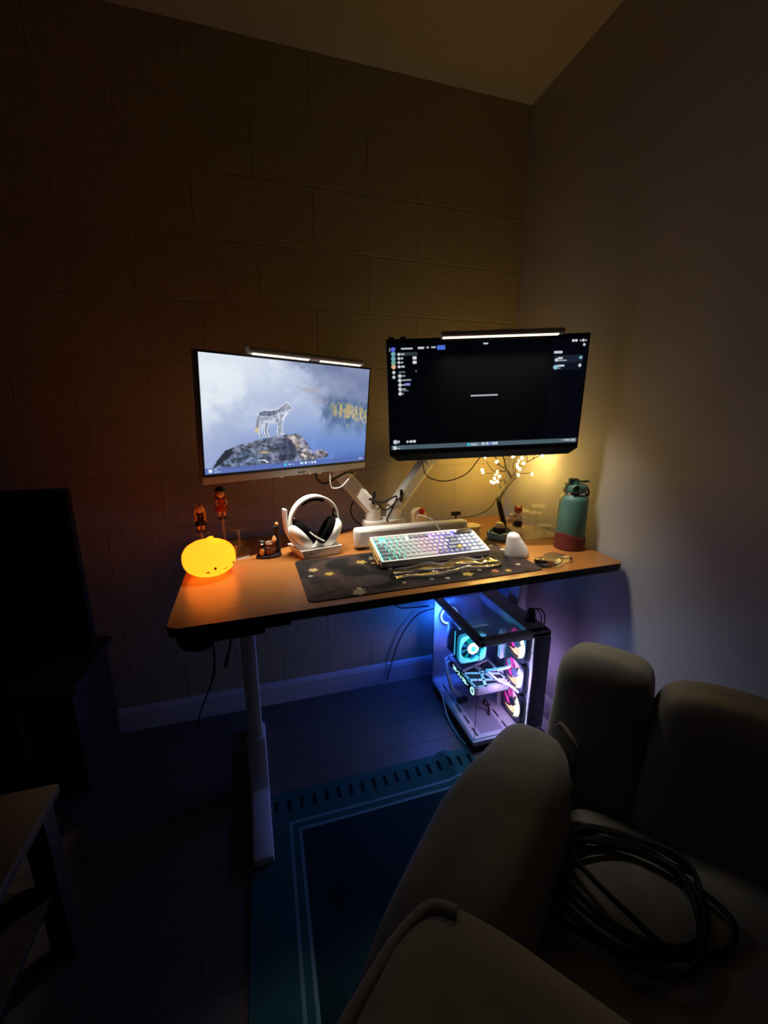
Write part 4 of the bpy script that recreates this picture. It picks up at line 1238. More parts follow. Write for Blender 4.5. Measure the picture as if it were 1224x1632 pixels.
# ================================================================== HEADSET ON DOCK
def headset():
    hz = R(14)
    d = thing('headset_dock', 'white angular charging dock holding the headset', 'dock', (0.150, 1.33, DZ), hz)
    base = MB()
    lo = [(-0.058, -0.050), (0.064, -0.050), (0.070, 0.040), (-0.068, 0.044)]
    hi = [(-0.068, -0.056), (0.072, -0.056), (0.076, 0.046), (-0.082, 0.050)]
    base.ring_loft([[Vector((x, y, 0.0004)) for x, y in lo], [Vector((x, y, 0.032)) for x, y in hi], [Vector((x * 0.93, y * 0.93, 0.032)) for x, y in hi], [Vector((x * 0.88, y * 0.88, 0.012)) for x, y in lo]])
    base.build('tray', 'white_plastic', d, smooth=False)
    MB().prism([(-0.006, 0.0155), (0.0, 0.0215), (0.006, 0.0155), (0.003, 0.0155), (0.0, 0.0185), (-0.003, 0.0155)], -0.0553, -0.0535, mtx=Matrix.Translation((-0.035, 0.0, 0.0))).build('mark', mat('grey_print', rgb(120, 110, 100), 0.6), d)
    # headset
    h = thing('headset', 'white over-ear headset with black cushions resting on the dock', 'headset', (0.150, 1.33, DZ + 0.013), hz)
    cx = 0.002
    band = []
    for k in range(17):
        a = R(200 - 220 * k / 16)
        band.append((cx + 0.083 * math.cos(a), 0.010, 0.096 + 0.086 * math.sin(a)))
    MB().band(band, lambda t: 0.020 + 0.014 * math.sin(PI * t), 0.008, (0, 1, 0), sm=2).build('headband', 'white_plastic', h)
    pad = [(cx + 0.076 * math.cos(R(a)), 0.010, 0.096 + 0.077 * math.sin(R(a))) for a in range(125, 59, -6)]
    MB().band(pad, 0.026, 0.011, (0, 1, 0), sm=2).build('headband_pad', 'black_foam', h)
    for s in (-1, 1):
        # slider yoke
        x = cx + s * 0.083
        if s < 0:
            MB().band([(-0.097, 0.012, 0.148), (-0.098, 0.010, 0.115), (-0.093, 0.006, 0.070), (-0.072, 0.0, 0.028)], 0.030, 0.010, (0, 1, 0), sm=4).build('outer_plate', 'white_plastic', h)
        MB().band([(x - s * 0.001, 0.010, 0.115), (x + s * 0.002, 0.008, 0.080), (x - s * 0.004, 0.004, 0.045), (x - s * 0.018, 0.0, 0.010)], 0.016, 0.007, (0, 1, 0), sm=4).build('yoke', 'white_plastic', h)
        MB().band([(x - s * 0.010, 0.012, 0.135), (x - s * 0.013, 0.012, 0.10), (x - s * 0.016, 0.010, 0.07)], 0.012, 0.005, (0, 1, 0), sm=4).build('slider', mat('grey_metal', rgb(96, 92, 100), 0.3, metal=0.7), h)
        MB().ball((x - s * 0.012, -0.002, 0.118), (0.004, 0.004, 0.003), 10, 6).build('hinge_screw', 'chrome', h)
        # ear cup tilted inwards at the bottom
        tl = R(38 if s < 0 else 30)
        cc = Vector((cx + s * 0.050, -0.002, 0.055))
        M = Matrix.Translation(cc) @ Matrix.Rotation(R(-s * 12), 4, 'Z') @ Matrix.Rotation(s * tl, 4, 'Y')
        oy = []
        # outer shell (axis along local x)
        def cup(prof, name, mt):
            n = 26
            rings = []
            for r1, r2, xx in prof:
                rings.append([Vector((s * xx, r1 * math.cos(2 * PI * k / n), r2 * math.sin(2 * PI * k / n))) for k in range(n)])
            return MB().ring_loft(rings, True, mtx=M).build(name, mt, h)
        cup([(0.038, 0.048, -0.004), (0.042, 0.053, 0.002), (0.042, 0.053, 0.010), (0.036, 0.045, 0.022), (0.023, 0.030, 0.028)], 'ear_cup', 'white_plastic')
        cup([(0.022, 0.028, -0.018), (0.029, 0.038, -0.028), (0.039, 0.049, -0.024), (0.041, 0.051, -0.010), (0.038, 0.048, -0.003)], 'ear_cushion', 'black_foam')
    MB().tube([(cx - 0.045, -0.03, 0.085), (cx - 0.02, -0.045, 0.06), (cx + 0.01, -0.05, 0.04)], 0.0025, 8).build('microphone_arm', 'white_plastic', h)
headset()

# ================================================================== SMALL THINGS AT THE BACK OF THE DESK
cbx = thing('ornament_box', 'cream upright box with a red flower on top behind the white bar', 'box', (0.600, 1.53, DZ + 0.0002), R(6))
MB().prism([(-0.030, 0), (0.030, 0), (0.030, 0.062), (0.012, 0.082), (-0.012, 0.082), (-0.030, 0.066)], -0.016, 0.016).build('box', 'cream', cbx, smooth=False)
fl = MB()
for k in range(5):
    a = 2 * PI * k / 5
    fl.ball((0.004 + 0.009 * math.cos(a), -0.020, 0.074 + 0.009 * math.sin(a)), (0.007, 0.005, 0.007), 10, 8)
fl.ball((0.004, -0.024, 0.074), (0.005, 0.004, 0.005), 10, 8)
fl.build('flower', mat('gloss_red', rgb(190, 36, 24), 0.2, var=0.1, coat=0.5), cbx)

ck = thing('clamp', 'small clamp with black winged knob at the back edge of the desk', 'clamp', (0.795, 1.578, DZ + 0.0002), DROT)
MB().box((0, 0, 0.004), (0.05, 0.036, 0.008), 0.002).build('plate', 'white_metal', ck)
MB().cyl((0, 0, 0.008), (0, 0, 0.028), 0.004, n=12).build('screw', 'black_plastic', ck)
MB().plate([(-0.022, -0.004), (-0.006, -0.007), (0.006, -0.007), (0.022, -0.004), (0.022, 0.004), (0.006, 0.007), (-0.006, 0.007), (-0.022, 0.004)], 0.028, 0.044).build('wing_knob', 'black_plastic', ck, smooth=False)

tn = thing('round_tin', 'low white round tin beside the teal dish', 'tin', (0.772, 1.395, DZ + 0.0002))
MB().lathe([(0.034, 0), (0.0355, 0.002), (0.0355, 0.020)], n=36).build('body', 'white_plastic', tn)
MB().lathe([(0.0365, 0.0202), (0.0365, 0.031), (0.0345, 0.0335), (0, 0.034)], n=36).build('lid', 'cream', tn)

td = thing('teal_dish', 'teal scalloped round dish holding a black cup and cream ball', 'dish', (0.842, 1.305, DZ + 0.0002))
rings = []
n = 48
for r_, z in ((0.040, 0.0), (0.045, 0.004), (0.047, 0.018), (0.045, 0.028), (0.038, 0.029), (0.034, 0.020), (0.030, 0.012), (0.001, 0.010)):
    rings.append([Vector((r_ * (math.cos(2 * PI * k / n)), r_ * math.sin(2 * PI * k / n), z - (0.006 * max(0, math.cos(6 * 2 * PI * k / n)) ** 2 if z > 0.025 else 0))) for k in range(n)])
MB().ring_loft(rings).build('dish', 'teal_glaze', td)
MB().lathe([(0.018, 0.0102), (0.023, 0.02), (0.025, 0.040), (0.022, 0.044), (0.0, 0.043)], n=24).build('cup', 'black_plastic', td)
MB().lathe([(0.019, 0.0435), (0.018, 0.052), (0.012, 0.060), (0.0, 0.063)], n=20).build('ball', 'cream', td)

# ================================================================== LED BONSAI TREE
def tree():
    bx, by = 0.900, 1.362
    t = thing('light_tree', 'dark bonsai-shaped tree lamp with glowing warm blossoms under the black monitor', 'lamp', (bx, by, DZ))
    MB().lathe([(0.030, 0.0003), (0.032, 0.004), (0.026, 0.016), (0.012, 0.024), (0.0, 0.025)], n=24).build('base', 'black_matte', t)
    def L(x, z, y=0.0):
        # the crown leans back towards the wall
        k = 1 + 0.075 * max(0.0, min(1.0, (1.07 - x) / 0.12)) * max(0.0, min(1.0, (z - 0.93) / 0.10))
        return Vector((x * k - bx, (1.36 + y) * k - by, 1.27 + (z - 1.27) * k - DZ))
    tr = [L(0.900, 0.835), L(0.890, 0.87), L(0.874, 0.92), L(0.866, 0.950), L(0.870, 0.965), L(0.890, 0.995), L(0.915, 1.025), L(0.930, 1.038)]
    MB().tube(tr, lambda q: 0.0105 - 0.003 * q, 10, 4).build('trunk', 'bark', t)
    br = [
        ([L(0.915, 1.035), L(0.895, 1.065), L(0.862, 1.083, -.01), L(0.838, 1.092, -.015)], 0.0055),
        ([L(0.926, 1.043), L(0.94, 1.066, .01), L(0.965, 1.083, .01), L(1.000, 1.098, .01), L(1.045, 1.122, 0)], 0.0035),
        ([L(0.928, 1.043), L(0.942, 1.05, -.01), L(0.968, 1.052, -.015), L(0.985, 1.052, -.02)], 0.003),
        ([L(0.926, 1.05), L(0.93, 1.085, .015), L(0.945, 1.12, .02), L(0.94, 1.165, .03)], 0.004),
        ([L(0.885, 1.072, -.005), L(0.880, 1.10, 0), L(0.870, 1.135, .01), L(0.865, 1.17, .02)], 0.004),
        ([L(0.878, 1.10, 0), L(0.90, 1.118, .01), L(0.925, 1.128, .02), L(0.955, 1.145, .02)], 0.0028),
        ([L(0.850, 1.088, -.012), L(0.835, 1.115, -.01), L(0.82, 1.14, 0), L(0.80, 1.155, .01)], 0.0035),
        ([L(0.895, 1.065, -.002), L(0.87, 1.058, .02), L(0.845, 1.064, .03), L(0.820, 1.10, .03)], 0.0028),
        ([L(0.880, 1.062, .015), L(0.850, 1.055, .01), L(0.815, 1.055, 0), L(0.80, 1.058, 0)], 0.0025),
        ([L(0.890, 1.01, 0), L(0.878, 1.03, -.01), L(0.862, 1.03, -.02), L(0.832, 1.025, -.02)], 0.0025),
        ([L(0.882, 0.99, 0), L(0.872, 1.01, .02), L(0.874, 1.035, .03), L(0.868, 1.055, .03)], 0.0028),
        ([L(0.987, 1.093, .01), L(0.99, 1.115, .015), L(0.996, 1.132, .02)], 0.002),
        ([L(1.010, 1.102, .01), L(1.012, 1.12, 0), L(1.004, 1.135, 0)], 0.002),
        ([L(0.91, 1.035), L(0.915, 1.06, -.02), L(0.913, 1.085, -.03)], 0.0022),
        ([L(0.935, 1.09, .015), L(0.96, 1.11, 0), L(0.968, 1.13, -.01)], 0.0022),
    ]
    for p, r_ in br:
        MB().tube(p, lambda q, r_=r_: r_ * (1 - 0.55 * q), 7, 4).build('branch', 'bark', t)
    # blossoms
    petal = glow('blossom_glow', (1.0, 0.60, 0.10), L_TREE)
    core = glow('blossom_core', (1.0, 0.80, 0.35), L_TREE * 1.5)
    pos = [L(0.785, 1.068, 0), L(0.793, 1.06, .01), L(0.815, 1.025, -.02), L(0.826, 1.022, -.025), L(0.80, 1.118, .005), L(0.835, 1.10, -.02), L(0.853, 1.045, -.02), L(0.866, 1.045, .03),
           L(0.862, 1.03, .03), L(0.868, 1.02, .02), L(0.872, 1.055, .035), L(0.880, 1.04, .03), L(0.913, 1.092, -.03), L(0.917, 1.115, .0), L(0.928, 1.078, -.02), L(0.940, 1.068, -.02),
           L(0.944, 1.100, .0), L(0.957, 1.092, -.01), L(0.950, 1.112, -.01), L(0.935, 1.14, .02), L(0.93, 1.05, -.025), L(0.985, 1.05, -.025), L(0.998, 1.138, .015), L(1.046, 1.124, 0),
           L(1.055, 1.115, .01), L(0.866, 1.175, .02), L(0.94, 1.17, .03), L(0.80, 1.158, .01), L(0.90, 1.125, .01), L(0.955, 1.15, .02)]
    src = None
    csrc = None
    rn = random.Random(3)
    for i, p in enumerate(pos):
        if src is None:
            b = MB()
            for k in range(5):
                a = 2 * PI * k / 5
                m = Matrix.Rotation(a, 4, 'Z') @ Matrix.Rotation(R(-28), 4, 'Y')
                b.add([(0.0015, 0, 0), (0.005, -0.0035, 0.0004), (0.0105, 0, 0.0002), (0.005, 0.0035, 0.0004), (0.005, 0, 0.0015)], [(0, 1, 4), (1, 2, 4), (2, 3, 4), (3, 0, 4), (0, 3, 2, 1)], m)
            o = b.build('blossom', petal, t, smooth=False); src = o
            c = MB().ball((0, 0, 0.001), 0.0025, 8, 6).build('led', core, o); csrc = c
        else:
            o = share(src, 'blossom', t)
            c = share(csrc, 'led', o)
        o.location = p
        o.scale = (0.82, 0.82, 0.82)
        o.rotation_euler = (R(90) + rn.uniform(-.8, .8), rn.uniform(-.6, .6), rn.uniform(0, 6))
    return t
tree()
tag(MB().tube([(0.875, 1.39, 0.95), (0.86, 1.42, 0.90), (0.83, 1.48, 0.86), (0.79, 1.54, 0.84), (0.74, 1.58, 0.825), (0.70, 1.6, 0.817)], 0.0015).build('lamp_wire', 'black_rubber'), 'thin wire trailing from the tree trunk across the desk', 'wire')

# ================================================================== WATER BOTTLE
wb = thing('water_bottle', 'green steel water bottle with spout lid, carry loop and red boot', 'bottle', (1.018, 1.135, DZ + 0.0002))
r0 = 0.047
MB().lathe([(r0 - 0.003, 0.001), (r0, 0.006), (r0, 0.172), (r0 - 0.003, 0.183), (0.035, 0.191), (0.033, 0.194), (0, 0.194)], n=44).build('body', 'bottle_green', wb)
bt = MB()
rings = []
n = 44
for r_, zf in ((r0 - 0.002, 0.0), (r0 + 0.0035, 0.003), (r0 + 0.0035, 1.0), (r0 + 0.0006, 1.02)):
    ring = []
    for k in range(n):
        a = 2 * PI * k / n
        top = 0.040 + 0.020 * (0.5 + 0.5 * math.cos(a - R(200))) ** 3
        z = zf * top if zf > 0.5 else zf
        ring.append(Vector((r_ * math.cos(a), r_ * math.sin(a), z)))
    rings.append(ring)
bt.ring_loft(rings).build('boot', 'boot_red', wb)
MB().lathe([(0.0345, 0.1942), (0.0345, 0.200), (0, 0.2)], n=36).build('neck_ring', 'chrome', wb)
MB().lathe([(0.0365, 0.2003), (0.038, 0.203), (0.038, 0.222), (0.035, 0.2265), (0, 0.227)], n=36).build('lid', 'bottle_green', wb)
MB().lathe([(0.018, 0.227), (0.018, 0.243), (0.016, 0.246), (0, 0.246)], (-0.010, 0, 0), n=24).build('spout_cap', 'bottle_green', wb)
MB().band([(-0.004, -0.006, 0.240), (0.018, -0.010, 0.236), (0.036, -0.014, 0.238)], 0.02, 0.005, (0, 1, 0)).build('cap_lever', 'bottle_green', wb)
MB().tube([(-0.030, -0.026, 0.205), (-0.034, -0.030, 0.22), (-0.024, -0.034, 0.229), (-0.012, -0.036, 0.22), (-0.010, -0.036, 0.207)], 0.004, 8).build('hinge_loop', 'bottle_green', wb)
MB().tube([(0.036, -0.006, 0.222), (0.044, -0.008, 0.212), (0.050, -0.010, 0.198), (0.046, -0.010, 0.186), (0.038, -0.008, 0.196)], 0.0035, 8).build('carry_loop', 'black_rubber', wb)

# ================================================================== GAMING PC
def pc():
    X, Y = 0.702, 1.165
    Wd, Dp, H = 0.31, 0.415, 0.475
    t = thing('computer_case', 'white glass-fronted computer case with coloured glowing fans under the desk', 'computer', (X, Y, 0.0))
    bw = 'pc_white'
    # feet and plinth
    MB().box((Wd / 2, Dp / 2, 0.012), (Wd - 0.03, Dp - 0.03, 0.02), 0.004).build('plinth', 'pc_dark', t)
    MB().box((Wd / 2, Dp / 2, 0.033), (Wd, Dp, 0.022), 0.006).build('bottom_frame', bw, t)
    # top frame: ring with inset vent
    tf = MB()
    zt = H - 0.014
    tf.box((Wd / 2, 0.018, zt), (Wd, 0.036, 0.028), 0.008)
    tf.box((Wd / 2, Dp - 0.016, zt), (Wd, 0.032, 0.028), 0.008)
    tf.box((0.016, Dp / 2, zt), (0.032, Dp, 0.028), 0.008)
    tf.box((Wd - 0.045, Dp / 2, zt), (0.09, Dp, 0.028), 0.008)
    tf.build('top_frame', bw, t)
    MB().box((0.126, Dp / 2, zt + 0.002), (0.19, Dp - 0.066, 0.004)).build('top_vent', 'pc_vent', t, smooth=False)
    # right chamber, rear wall
    MB().box((Wd - 0.070, Dp / 2, 0.247), (0.004, Dp - 0.01, 0.404)).build('inner_wall', bw, t, smooth=False)
    MB().box((Wd - 0.036, 0.004, 0.247), (0.072, 0.006, 0.404), 0.002).build('front_bezel', mat('pc_white_unlit', rgb(96, 98, 106), 0.45, var=0.05), t)  # grey colour stands for shade on the unlit front of the white case
    MB().box((Wd - 0.036, Dp - 0.006, 0.247), (0.072, 0.008, 0.404), 0.002).build('rear_bezel', bw, t)
    MB().box((Wd - 0.0025, Dp / 2, 0.247), (0.003, Dp - 0.02, 0.404)).build('side_vent', 'pc_vent', t, smooth=False)
    lamp('side_light', t, (Wd - 0.03, 0.10, 0.27), (0.60, 0.40, 1.0), L_PC_SIDE, 0.02)
    MB().box((0.118, Dp - 0.006, 0.247), (0.234, 0.008, 0.404), 0.001).build('rear_panel', bw, t)
    # glass
    MB().box((0.004, Dp / 2, 0.246), (0.003, Dp - 0.012, 0.404)).build('side_glass', 'case_glass', t, smooth=False)
    MB().box((0.120, 0.004, 0.246), (0.232, 0.003, 0.404)).build('front_glass', 'case_glass', t, smooth=False)
    MB().cyl((0.006, 0.006, 0.046), (0.006, 0.006, 0.446), 0.0012, n=6).build('glass_seam', 'pc_dark', t)
    MB().lathe([(0.008, 0), (0.008, 0.003), (0.006, 0.004), (0, 0.004)], (Wd - 0.03, 0.03, H - 0.0005), n=20).build('power_button', 'chrome', t)
    # tray floor with slots
    tray = MB().box((0.122, Dp / 2, 0.0465), (0.228, Dp - 0.02, 0.004)).build('tray', bw, t, smooth=False)
    slot = None
    for x in (0.030, 0.165):
        for k in range(5):
            y = 0.045 + 0.07 * k
            if slot is None:
                slot = MB().box((0, 0, 0), (0.007, 0.045, 0.001)).build('slot', 'pc_dark', tray, smooth=False)
                o = slot
            else:
                o = share(slot, 'slot', tray)
            o.location = (x, y, 0.0490)
    MB().box((0.098, Dp / 2 - 0.02, 0.0488), (0.10, Dp - 0.10, 0.0008)).build('dust_mesh', 'pc_mesh', tray, smooth=False)
    xw = Wd - 0.0725          # inner wall carrying board and fans
    MB().box((xw - 0.003, 0.275, 0.27), (0.004, 0.23, 0.30)).build('motherboard', 'pc_board', t, smooth=False)
    for k in range(2):
        MB().box((xw - 0.022, 0.165 + 0.013 * k, 0.335), (0.034, 0.006, 0.13), 0.001).build('memory_stick', bw, t)
    # three fans beside the front, on the inner wall
    hubm = mat('fan_hub', rgb(70, 76, 96), 0.4)
    cols = [((0.95, 0.06, 0.55), 0.9), ((1.0, 0.12, 0.60), 0.9), ((1.0, 0.34, 0.50), 1.0), ((1.0, 0.62, 0.42), 1.1), ((1.0, 0.86, 0.50), 1.3), ((0.98, 0.92, 0.62), 1.4), ((0.9, 0.45, 0.75), 1.1)]
    blm = [glow('fan_glow_%d' % i, c, L_FAN * s) for i, (c, s) in enumerate(cols)]
    bsrc = None
    for k in range(3):
        cy, cz = 0.083, 0.119 + 0.134 * k
        fr = MB()
        nn = 32
        ring_o = [(0.0655 * math.copysign(abs(math.cos(2 * PI * q / nn)) ** 0.45, math.cos(2 * PI * q / nn)), 0.0655 * math.copysign(abs(math.sin(2 * PI * q / nn)) ** 0.45, math.sin(2 * PI * q / nn))) for q in range(nn)]
        ring_i = [(0.0615 * math.cos(2 * PI * q / nn), 0.0615 * math.sin(2 * PI * q / nn)) for q in range(nn)]
        def rg(c_, x): return [Vector((x, cy + a, cz + b_)) for a, b_ in c_]
        fr.ring_loft([rg(ring_i, xw - 0.002), rg(ring_o, xw - 0.002), rg(ring_o, xw - 0.025), rg(ring_i, xw - 0.025), rg(ring_i, xw - 0.002)], False)
        f = fr.build('fan', 'pc_fin', t)
        MB().cyl((xw - 0.022, cy, cz), (xw - 0.004, cy, cz), 0.018, n=20).build('hub', hubm, f)
        for j in range(6):
            a0 = 2 * PI * j / 6 + 0.3
            if bsrc is None:
                b = MB()
                rows_ = []
                for i in range(7):
                    q = i / 6
                    rad = 0.019 + 0.042 * q
                    sweep = 0.55 * q ** 1.2
                    wd = 0.42 + 0.14 * q
                    row = []
                    for e in (-1, 0, 1):
                        a = sweep + e * wd * (0.95 if e else 1)
                        row.append(Vector((-0.013 - 0.006 * e, rad * math.cos(a), rad * math.sin(a))))
                    rows_.append(row)
                vs = [p for r_ in rows_ for p in r_]
                vs += [p + Vector((0.0012, 0, 0)) for p in vs]
                fs = []
                for i in range(6):
                    for e in range(2):
                        q = i * 3 + e
                        fs.append((q, q + 1, q + 4, q + 3)); fs.append((21 + q, 21 + q + 3, 21 + q + 4, 21 + q + 1))
                for i in range(6):
                    fs.append((i * 3, i * 3 + 3, 21 + i * 3 + 3, 21 + i * 3)); fs.append((i * 3 + 2, 21 + i * 3 + 2, 21 + i * 3 + 5, i * 3 + 5))
                b.add(vs, fs)
                o = b.build('blade', blm[0], f, smooth=False); bsrc = o
            else:
                o = share(bsrc, 'blade', f)
            # which light the blade picks up from the ring of coloured leds
            ang = (a0 + 0.3) % (2 * PI)
            w_ = 0.5 + 0.5 * math.cos(ang - R(5))      # 1 towards the back, 0 towards the front
            idx = min(5, int((1 - w_) * 6)) if math.sin(ang) < 0.75 else 6
            o.material_slots[0].link = 'OBJECT'; o.material_slots[0].material = blm[idx]
            o.location = (xw, cy, cz); o.rotation_euler = (a0, 0, 0)
    # led line up the front corner
    for k in range(6):
        MB().box((xw + 0.002, 0.012, 0.083 + 0.066 * k), (0.004, 0.004, 0.060), 0.001).build('led_strip', glow('strip_white', (0.85, 0.88, 1.0), 1.6), t)
    # tower cooler
    ctw = thing_part('cooler', t)
    for y0 in (0.195, 0.258):
        for k in range(14):
            if k == 0 and y0 == 0.195:
                fin = MB().box((0, 0, 0), (0.135, 0.048, 0.0022)).build('fin', 'pc_fin', ctw, smooth=False); o = fin
            else:
                o = share(fin, 'fin', ctw)
            o.location = (0.086, y0 + 0.024, 0.275 + 0.010 * k)
    for y0 in (0.219, 0.282):
        MB().box((0.086, y0, 0.419), (0.138, 0.05, 0.008), 0.002).build('top_cap', bw, ctw)
    for x in (0.05, 0.07, 0.10, 0.12):
        MB().cyl((x, 0.219, 0.26), (x, 0.219, 0.415), 0.003, n=8).build('heat_pipe', 'chrome', ctw)
    MB().box((0.0165, 0.222, 0.34), (0.0015, 0.004, 0.11)).build('light_line', glow('cyan_line', (0.05, 0.7, 1.0), 1.6), ctw, smooth=False)
    # its front fan, glowing cyan
    fy, fx, fz = 0.17, 0.074, 0.335
    nn = 32
    rect = [(0.062 * math.copysign(abs(math.cos(2 * PI * q / nn)) ** 0.35, math.cos(2 * PI * q / nn)), 0.062 * math.copysign(abs(math.sin(2 * PI * q / nn)) ** 0.35, math.sin(2 * PI * q / nn))) for q in range(nn)]
    circ = [(0.055 * math.cos(2 * PI * q / nn), 0.055 * math.sin(2 * PI * q / nn)) for q in range(nn)]
    def rg2(c_, y): return [Vector((fx + a, y, fz + b_)) for a, b_ in c_]
    cf = MB().ring_loft([rg2(circ, fy), rg2(rect, fy), rg2(rect, fy + 0.022), rg2(circ, fy + 0.022), rg2(circ, fy)], False).build('cooler_fan', mat('frost_frame', rgb(150, 190, 200), 0.4, emis=(0.02, 0.55, 0.75), estr=0.5), t)
    for j in range(9):
        a = 2 * PI * j / 9
        m = Matrix.Translation((fx, fy + 0.011, fz)) @ Matrix.Rotation(a, 4, 'Y')
        MB().add([(0.018, -0.006, -0.005), (0.052, -0.007, -0.014), (0.053, 0.006, 0.012), (0.018, 0.005, 0.006), (0.018, -0.004, -0.005), (0.052, -0.005, -0.014), (0.053, 0.008, 0.012), (0.018, 0.007, 0.006)],
                 [(0, 1, 2, 3), (7, 6, 5, 4), (0, 4, 5, 1), (1, 5, 6, 2), (2, 6, 7, 3), (3, 7, 4, 0)], m).build('blade', glow('cyan_blade_%d' % (j % 3), [(0.0, 0.55, 0.62), (0.02, 0.42, 0.75), (0.02, 0.3, 0.85)][j % 3], 0.75), cf, smooth=False)
    hub = MB().lathe([(0.024, 0), (0.024, 0.006), (0.0115, 0.006), (0.0115, 0.0)], n=24, mtx=Matrix.Translation((fx, fy + 0.003, fz)) @ Matrix.Rotation(R(90), 4, 'X')).build('hub_ring', glow('hub_white', (0.75, 0.95, 1.0), 3.0), cf)
    MB().lathe([(0.0115, 0), (0.0115, 0.0075), (0, 0.0078)], n=20, mtx=Matrix.Translation((fx, fy + 0.003, fz)) @ Matrix.Rotation(R(90), 4, 'X')).build('hub_cap', mat('hub_teal', rgb(30, 120, 140), 0.4), cf)
    lamp('cooler_light', t, (fx, fy - 0.03, fz + 0.02), (0.05, 0.65, 1.0), L_PC_CYAN, 0.02)
    # rear fan, blue
    MB().cyl((0.07, Dp - 0.02, 0.375), (0.07, Dp - 0.012, 0.375), 0.045, n=28).build('rear_fan', mat('rear_fan_body', rgb(60, 70, 110), 0.5), t)
    pts = [Vector((0.07 + 0.040 * math.cos(a), Dp - 0.024, 0.375 + 0.040 * math.sin(a))) for a in np.linspace(0, 2 * PI, 25)]
    MB().tube(pts, 0.0045, 6, 0).build('rear_fan_ring', glow('rear_ring', (0.25, 0.45, 1.0), 4.0), t)
    lamp('rear_light', t, (0.035, Dp - 0.06, 0.40), (0.03, 0.14, 1.0), L_PC_BLUE, 0.02)
    lamp('rear_glow', t, (0.05, Dp + 0.022, 0.36), (0.008, 0.09, 1.0), L_PC_REAR, 0.03)
    lamp('front_light', t, (xw - 0.06, 0.034, 0.26), (0.62, 0.42, 1.0), L_PC_FRONT, 0.03)
    # graphics card
    g = thing_part('graphics_card', t)
    gx0, gx1, gy0, gy1, gz0, gz1 = 0.042, 0.205, 0.085, 0.335, 0.172, 0.212
    MB().box(((gx0 + gx1) / 2, (gy0 + gy1) / 2, gz0 + 0.004), (gx1 - gx0, gy1 - gy0, 0.008), 0.002).build('lower_shroud', bw, g)
    for x in (gx0 + 0.004, gx1 - 0.004):
        MB().box((x, (gy0 + gy1) / 2, (gz0 + gz1) / 2), (0.008, gy1 - gy0, gz1 - gz0), 0.002).build('side_shroud', bw if x > 0.1 else 'pc_dark', g)
    MB().box(((gx0 + gx1) / 2, gy0 + 0.004, (gz0 + gz1) / 2), (gx1 - gx0, 0.008, gz1 - gz0), 0.002).build('end_shroud', bw, g)
    MB().box(((gx0 + gx1) / 2, (gy0 + gy1) / 2, gz1 - 0.010), (gx1 - gx0 - 0.018, gy1 - gy0 - 0.018, 0.006)).build('heatsink', 'pc_dark', g, smooth=False)
    # ribbed white back plate
    for k, (a, b_) in enumerate((((gx0 + .004, gy0 + .006), (gx1 - .004, gy0 + .006)), ((gx0 + .004, gy1 - .006), (gx1 - .004, gy1 - .006)), ((gx0 + .006, gy0), (gx0 + .006, gy1)), ((gx1 - .006, gy0), (gx1 - .006, gy1)),
                                 ((gx0, gy0 + .06), (gx1, gy0 + .02)), ((gx0, gy0 + .11), (gx1, gy0 + .06)), ((gx0, gy0 + .12), (gx1, gy0 + .17)), ((gx0 + .05, gy0), (gx0 + .09, gy0 + .12)), ((gx0 + .11, gy0 + .03), (gx0 + .07, gy0 + .15)))):
        MB().band([(a[0], a[1], gz1 - 0.002), (b_[0], b_[1], gz1 - 0.002)], 0.012, 0.004, (0, 0, 1) if False else tuple(Vector((b_[1] - a[1], -(b_[0] - a[0]), 0)).normalized()), sm=0).build('plate_rib', bw, g)
    tx = glow('card_text', (0.45, 1.0, 0.85), 2.2)
    y = gy0 + 0.055
    for k, (w_, kind) in enumerate(((0.018, 'I'), (0.016, 'D'), (0.016, 'D'), (0.018, 'L'), (0.02, 'E'), (0.012, 'I'), (0.016, 'D'), (0.02, 'E'))):
        if k in (3,):
            y += 0.008
        m = Matrix.Translation((gx0 - 0.0008, y, gz0 + 0.012))
        b = MB()
        h_ = 0.013
        if kind != 'I':
            b.box((0, 0, h_ / 2), (0.001, 0.0028, h_), mtx=m)
        if kind in 'DE':
            b.box((0, w_ / 2 - 0.003, h_), (0.001, w_ - 0.006, 0.0028), mtx=m)
        if kind in 'DLE':
            b.box((0, w_ / 2 - 0.003, 0), (0.001, w_ - 0.006, 0.0028), mtx=m)
        if kind == 'D':
            b.box((0, w_ - 0.006, h_ / 2), (0.001, 0.0028, h_), mtx=m)
        if kind == 'I':
            b.box((0, w_ / 2 - 0.003, h_ / 2), (0.001, w_ - 0.006, 0.003), mtx=m)
        b.build('lit_glyph', tx, g, smooth=False)
        y += w_
    pts = [Vector((gx0 - 0.0008, gy0 + 0.016 + 0.013 * math.cos(a), (gz0 + gz1) / 2 + 0.013 * math.sin(a))) for a in np.linspace(0, 2 * PI, 21)]
    MB().tube(pts, 0.0026, 6, 0).build('lit_ring', glow('card_ring', (0.4, 1.0, 0.9), 3.0), g)
    # support post and cables
    MB().box((xw - 0.03, 0.165, 0.13), (0.022, 0.02, 0.165), 0.003).build('card_support', bw, t)
    MB().tube([(0.05, 0.31, 0.195), (0.022, 0.30, 0.19), (0.018, 0.27, 0.14), (0.035, 0.24, 0.085), (0.06, 0.22, 0.075)], 0.006, 8).build('white_cable', bw, t)
    MB().tube([(0.05, 0.325, 0.195), (0.026, 0.32, 0.20), (0.024, 0.29, 0.15), (0.040, 0.26, 0.09), (0.065, 0.24, 0.075)], 0.006, 8).build('white_cable', bw, t)
    MB().tube([(0.13, 0.15, 0.235), (0.16, 0.10, 0.27), (0.19, 0.08, 0.29), (0.215, 0.12, 0.29)], 0.006, 8).build('white_cable', bw, t)
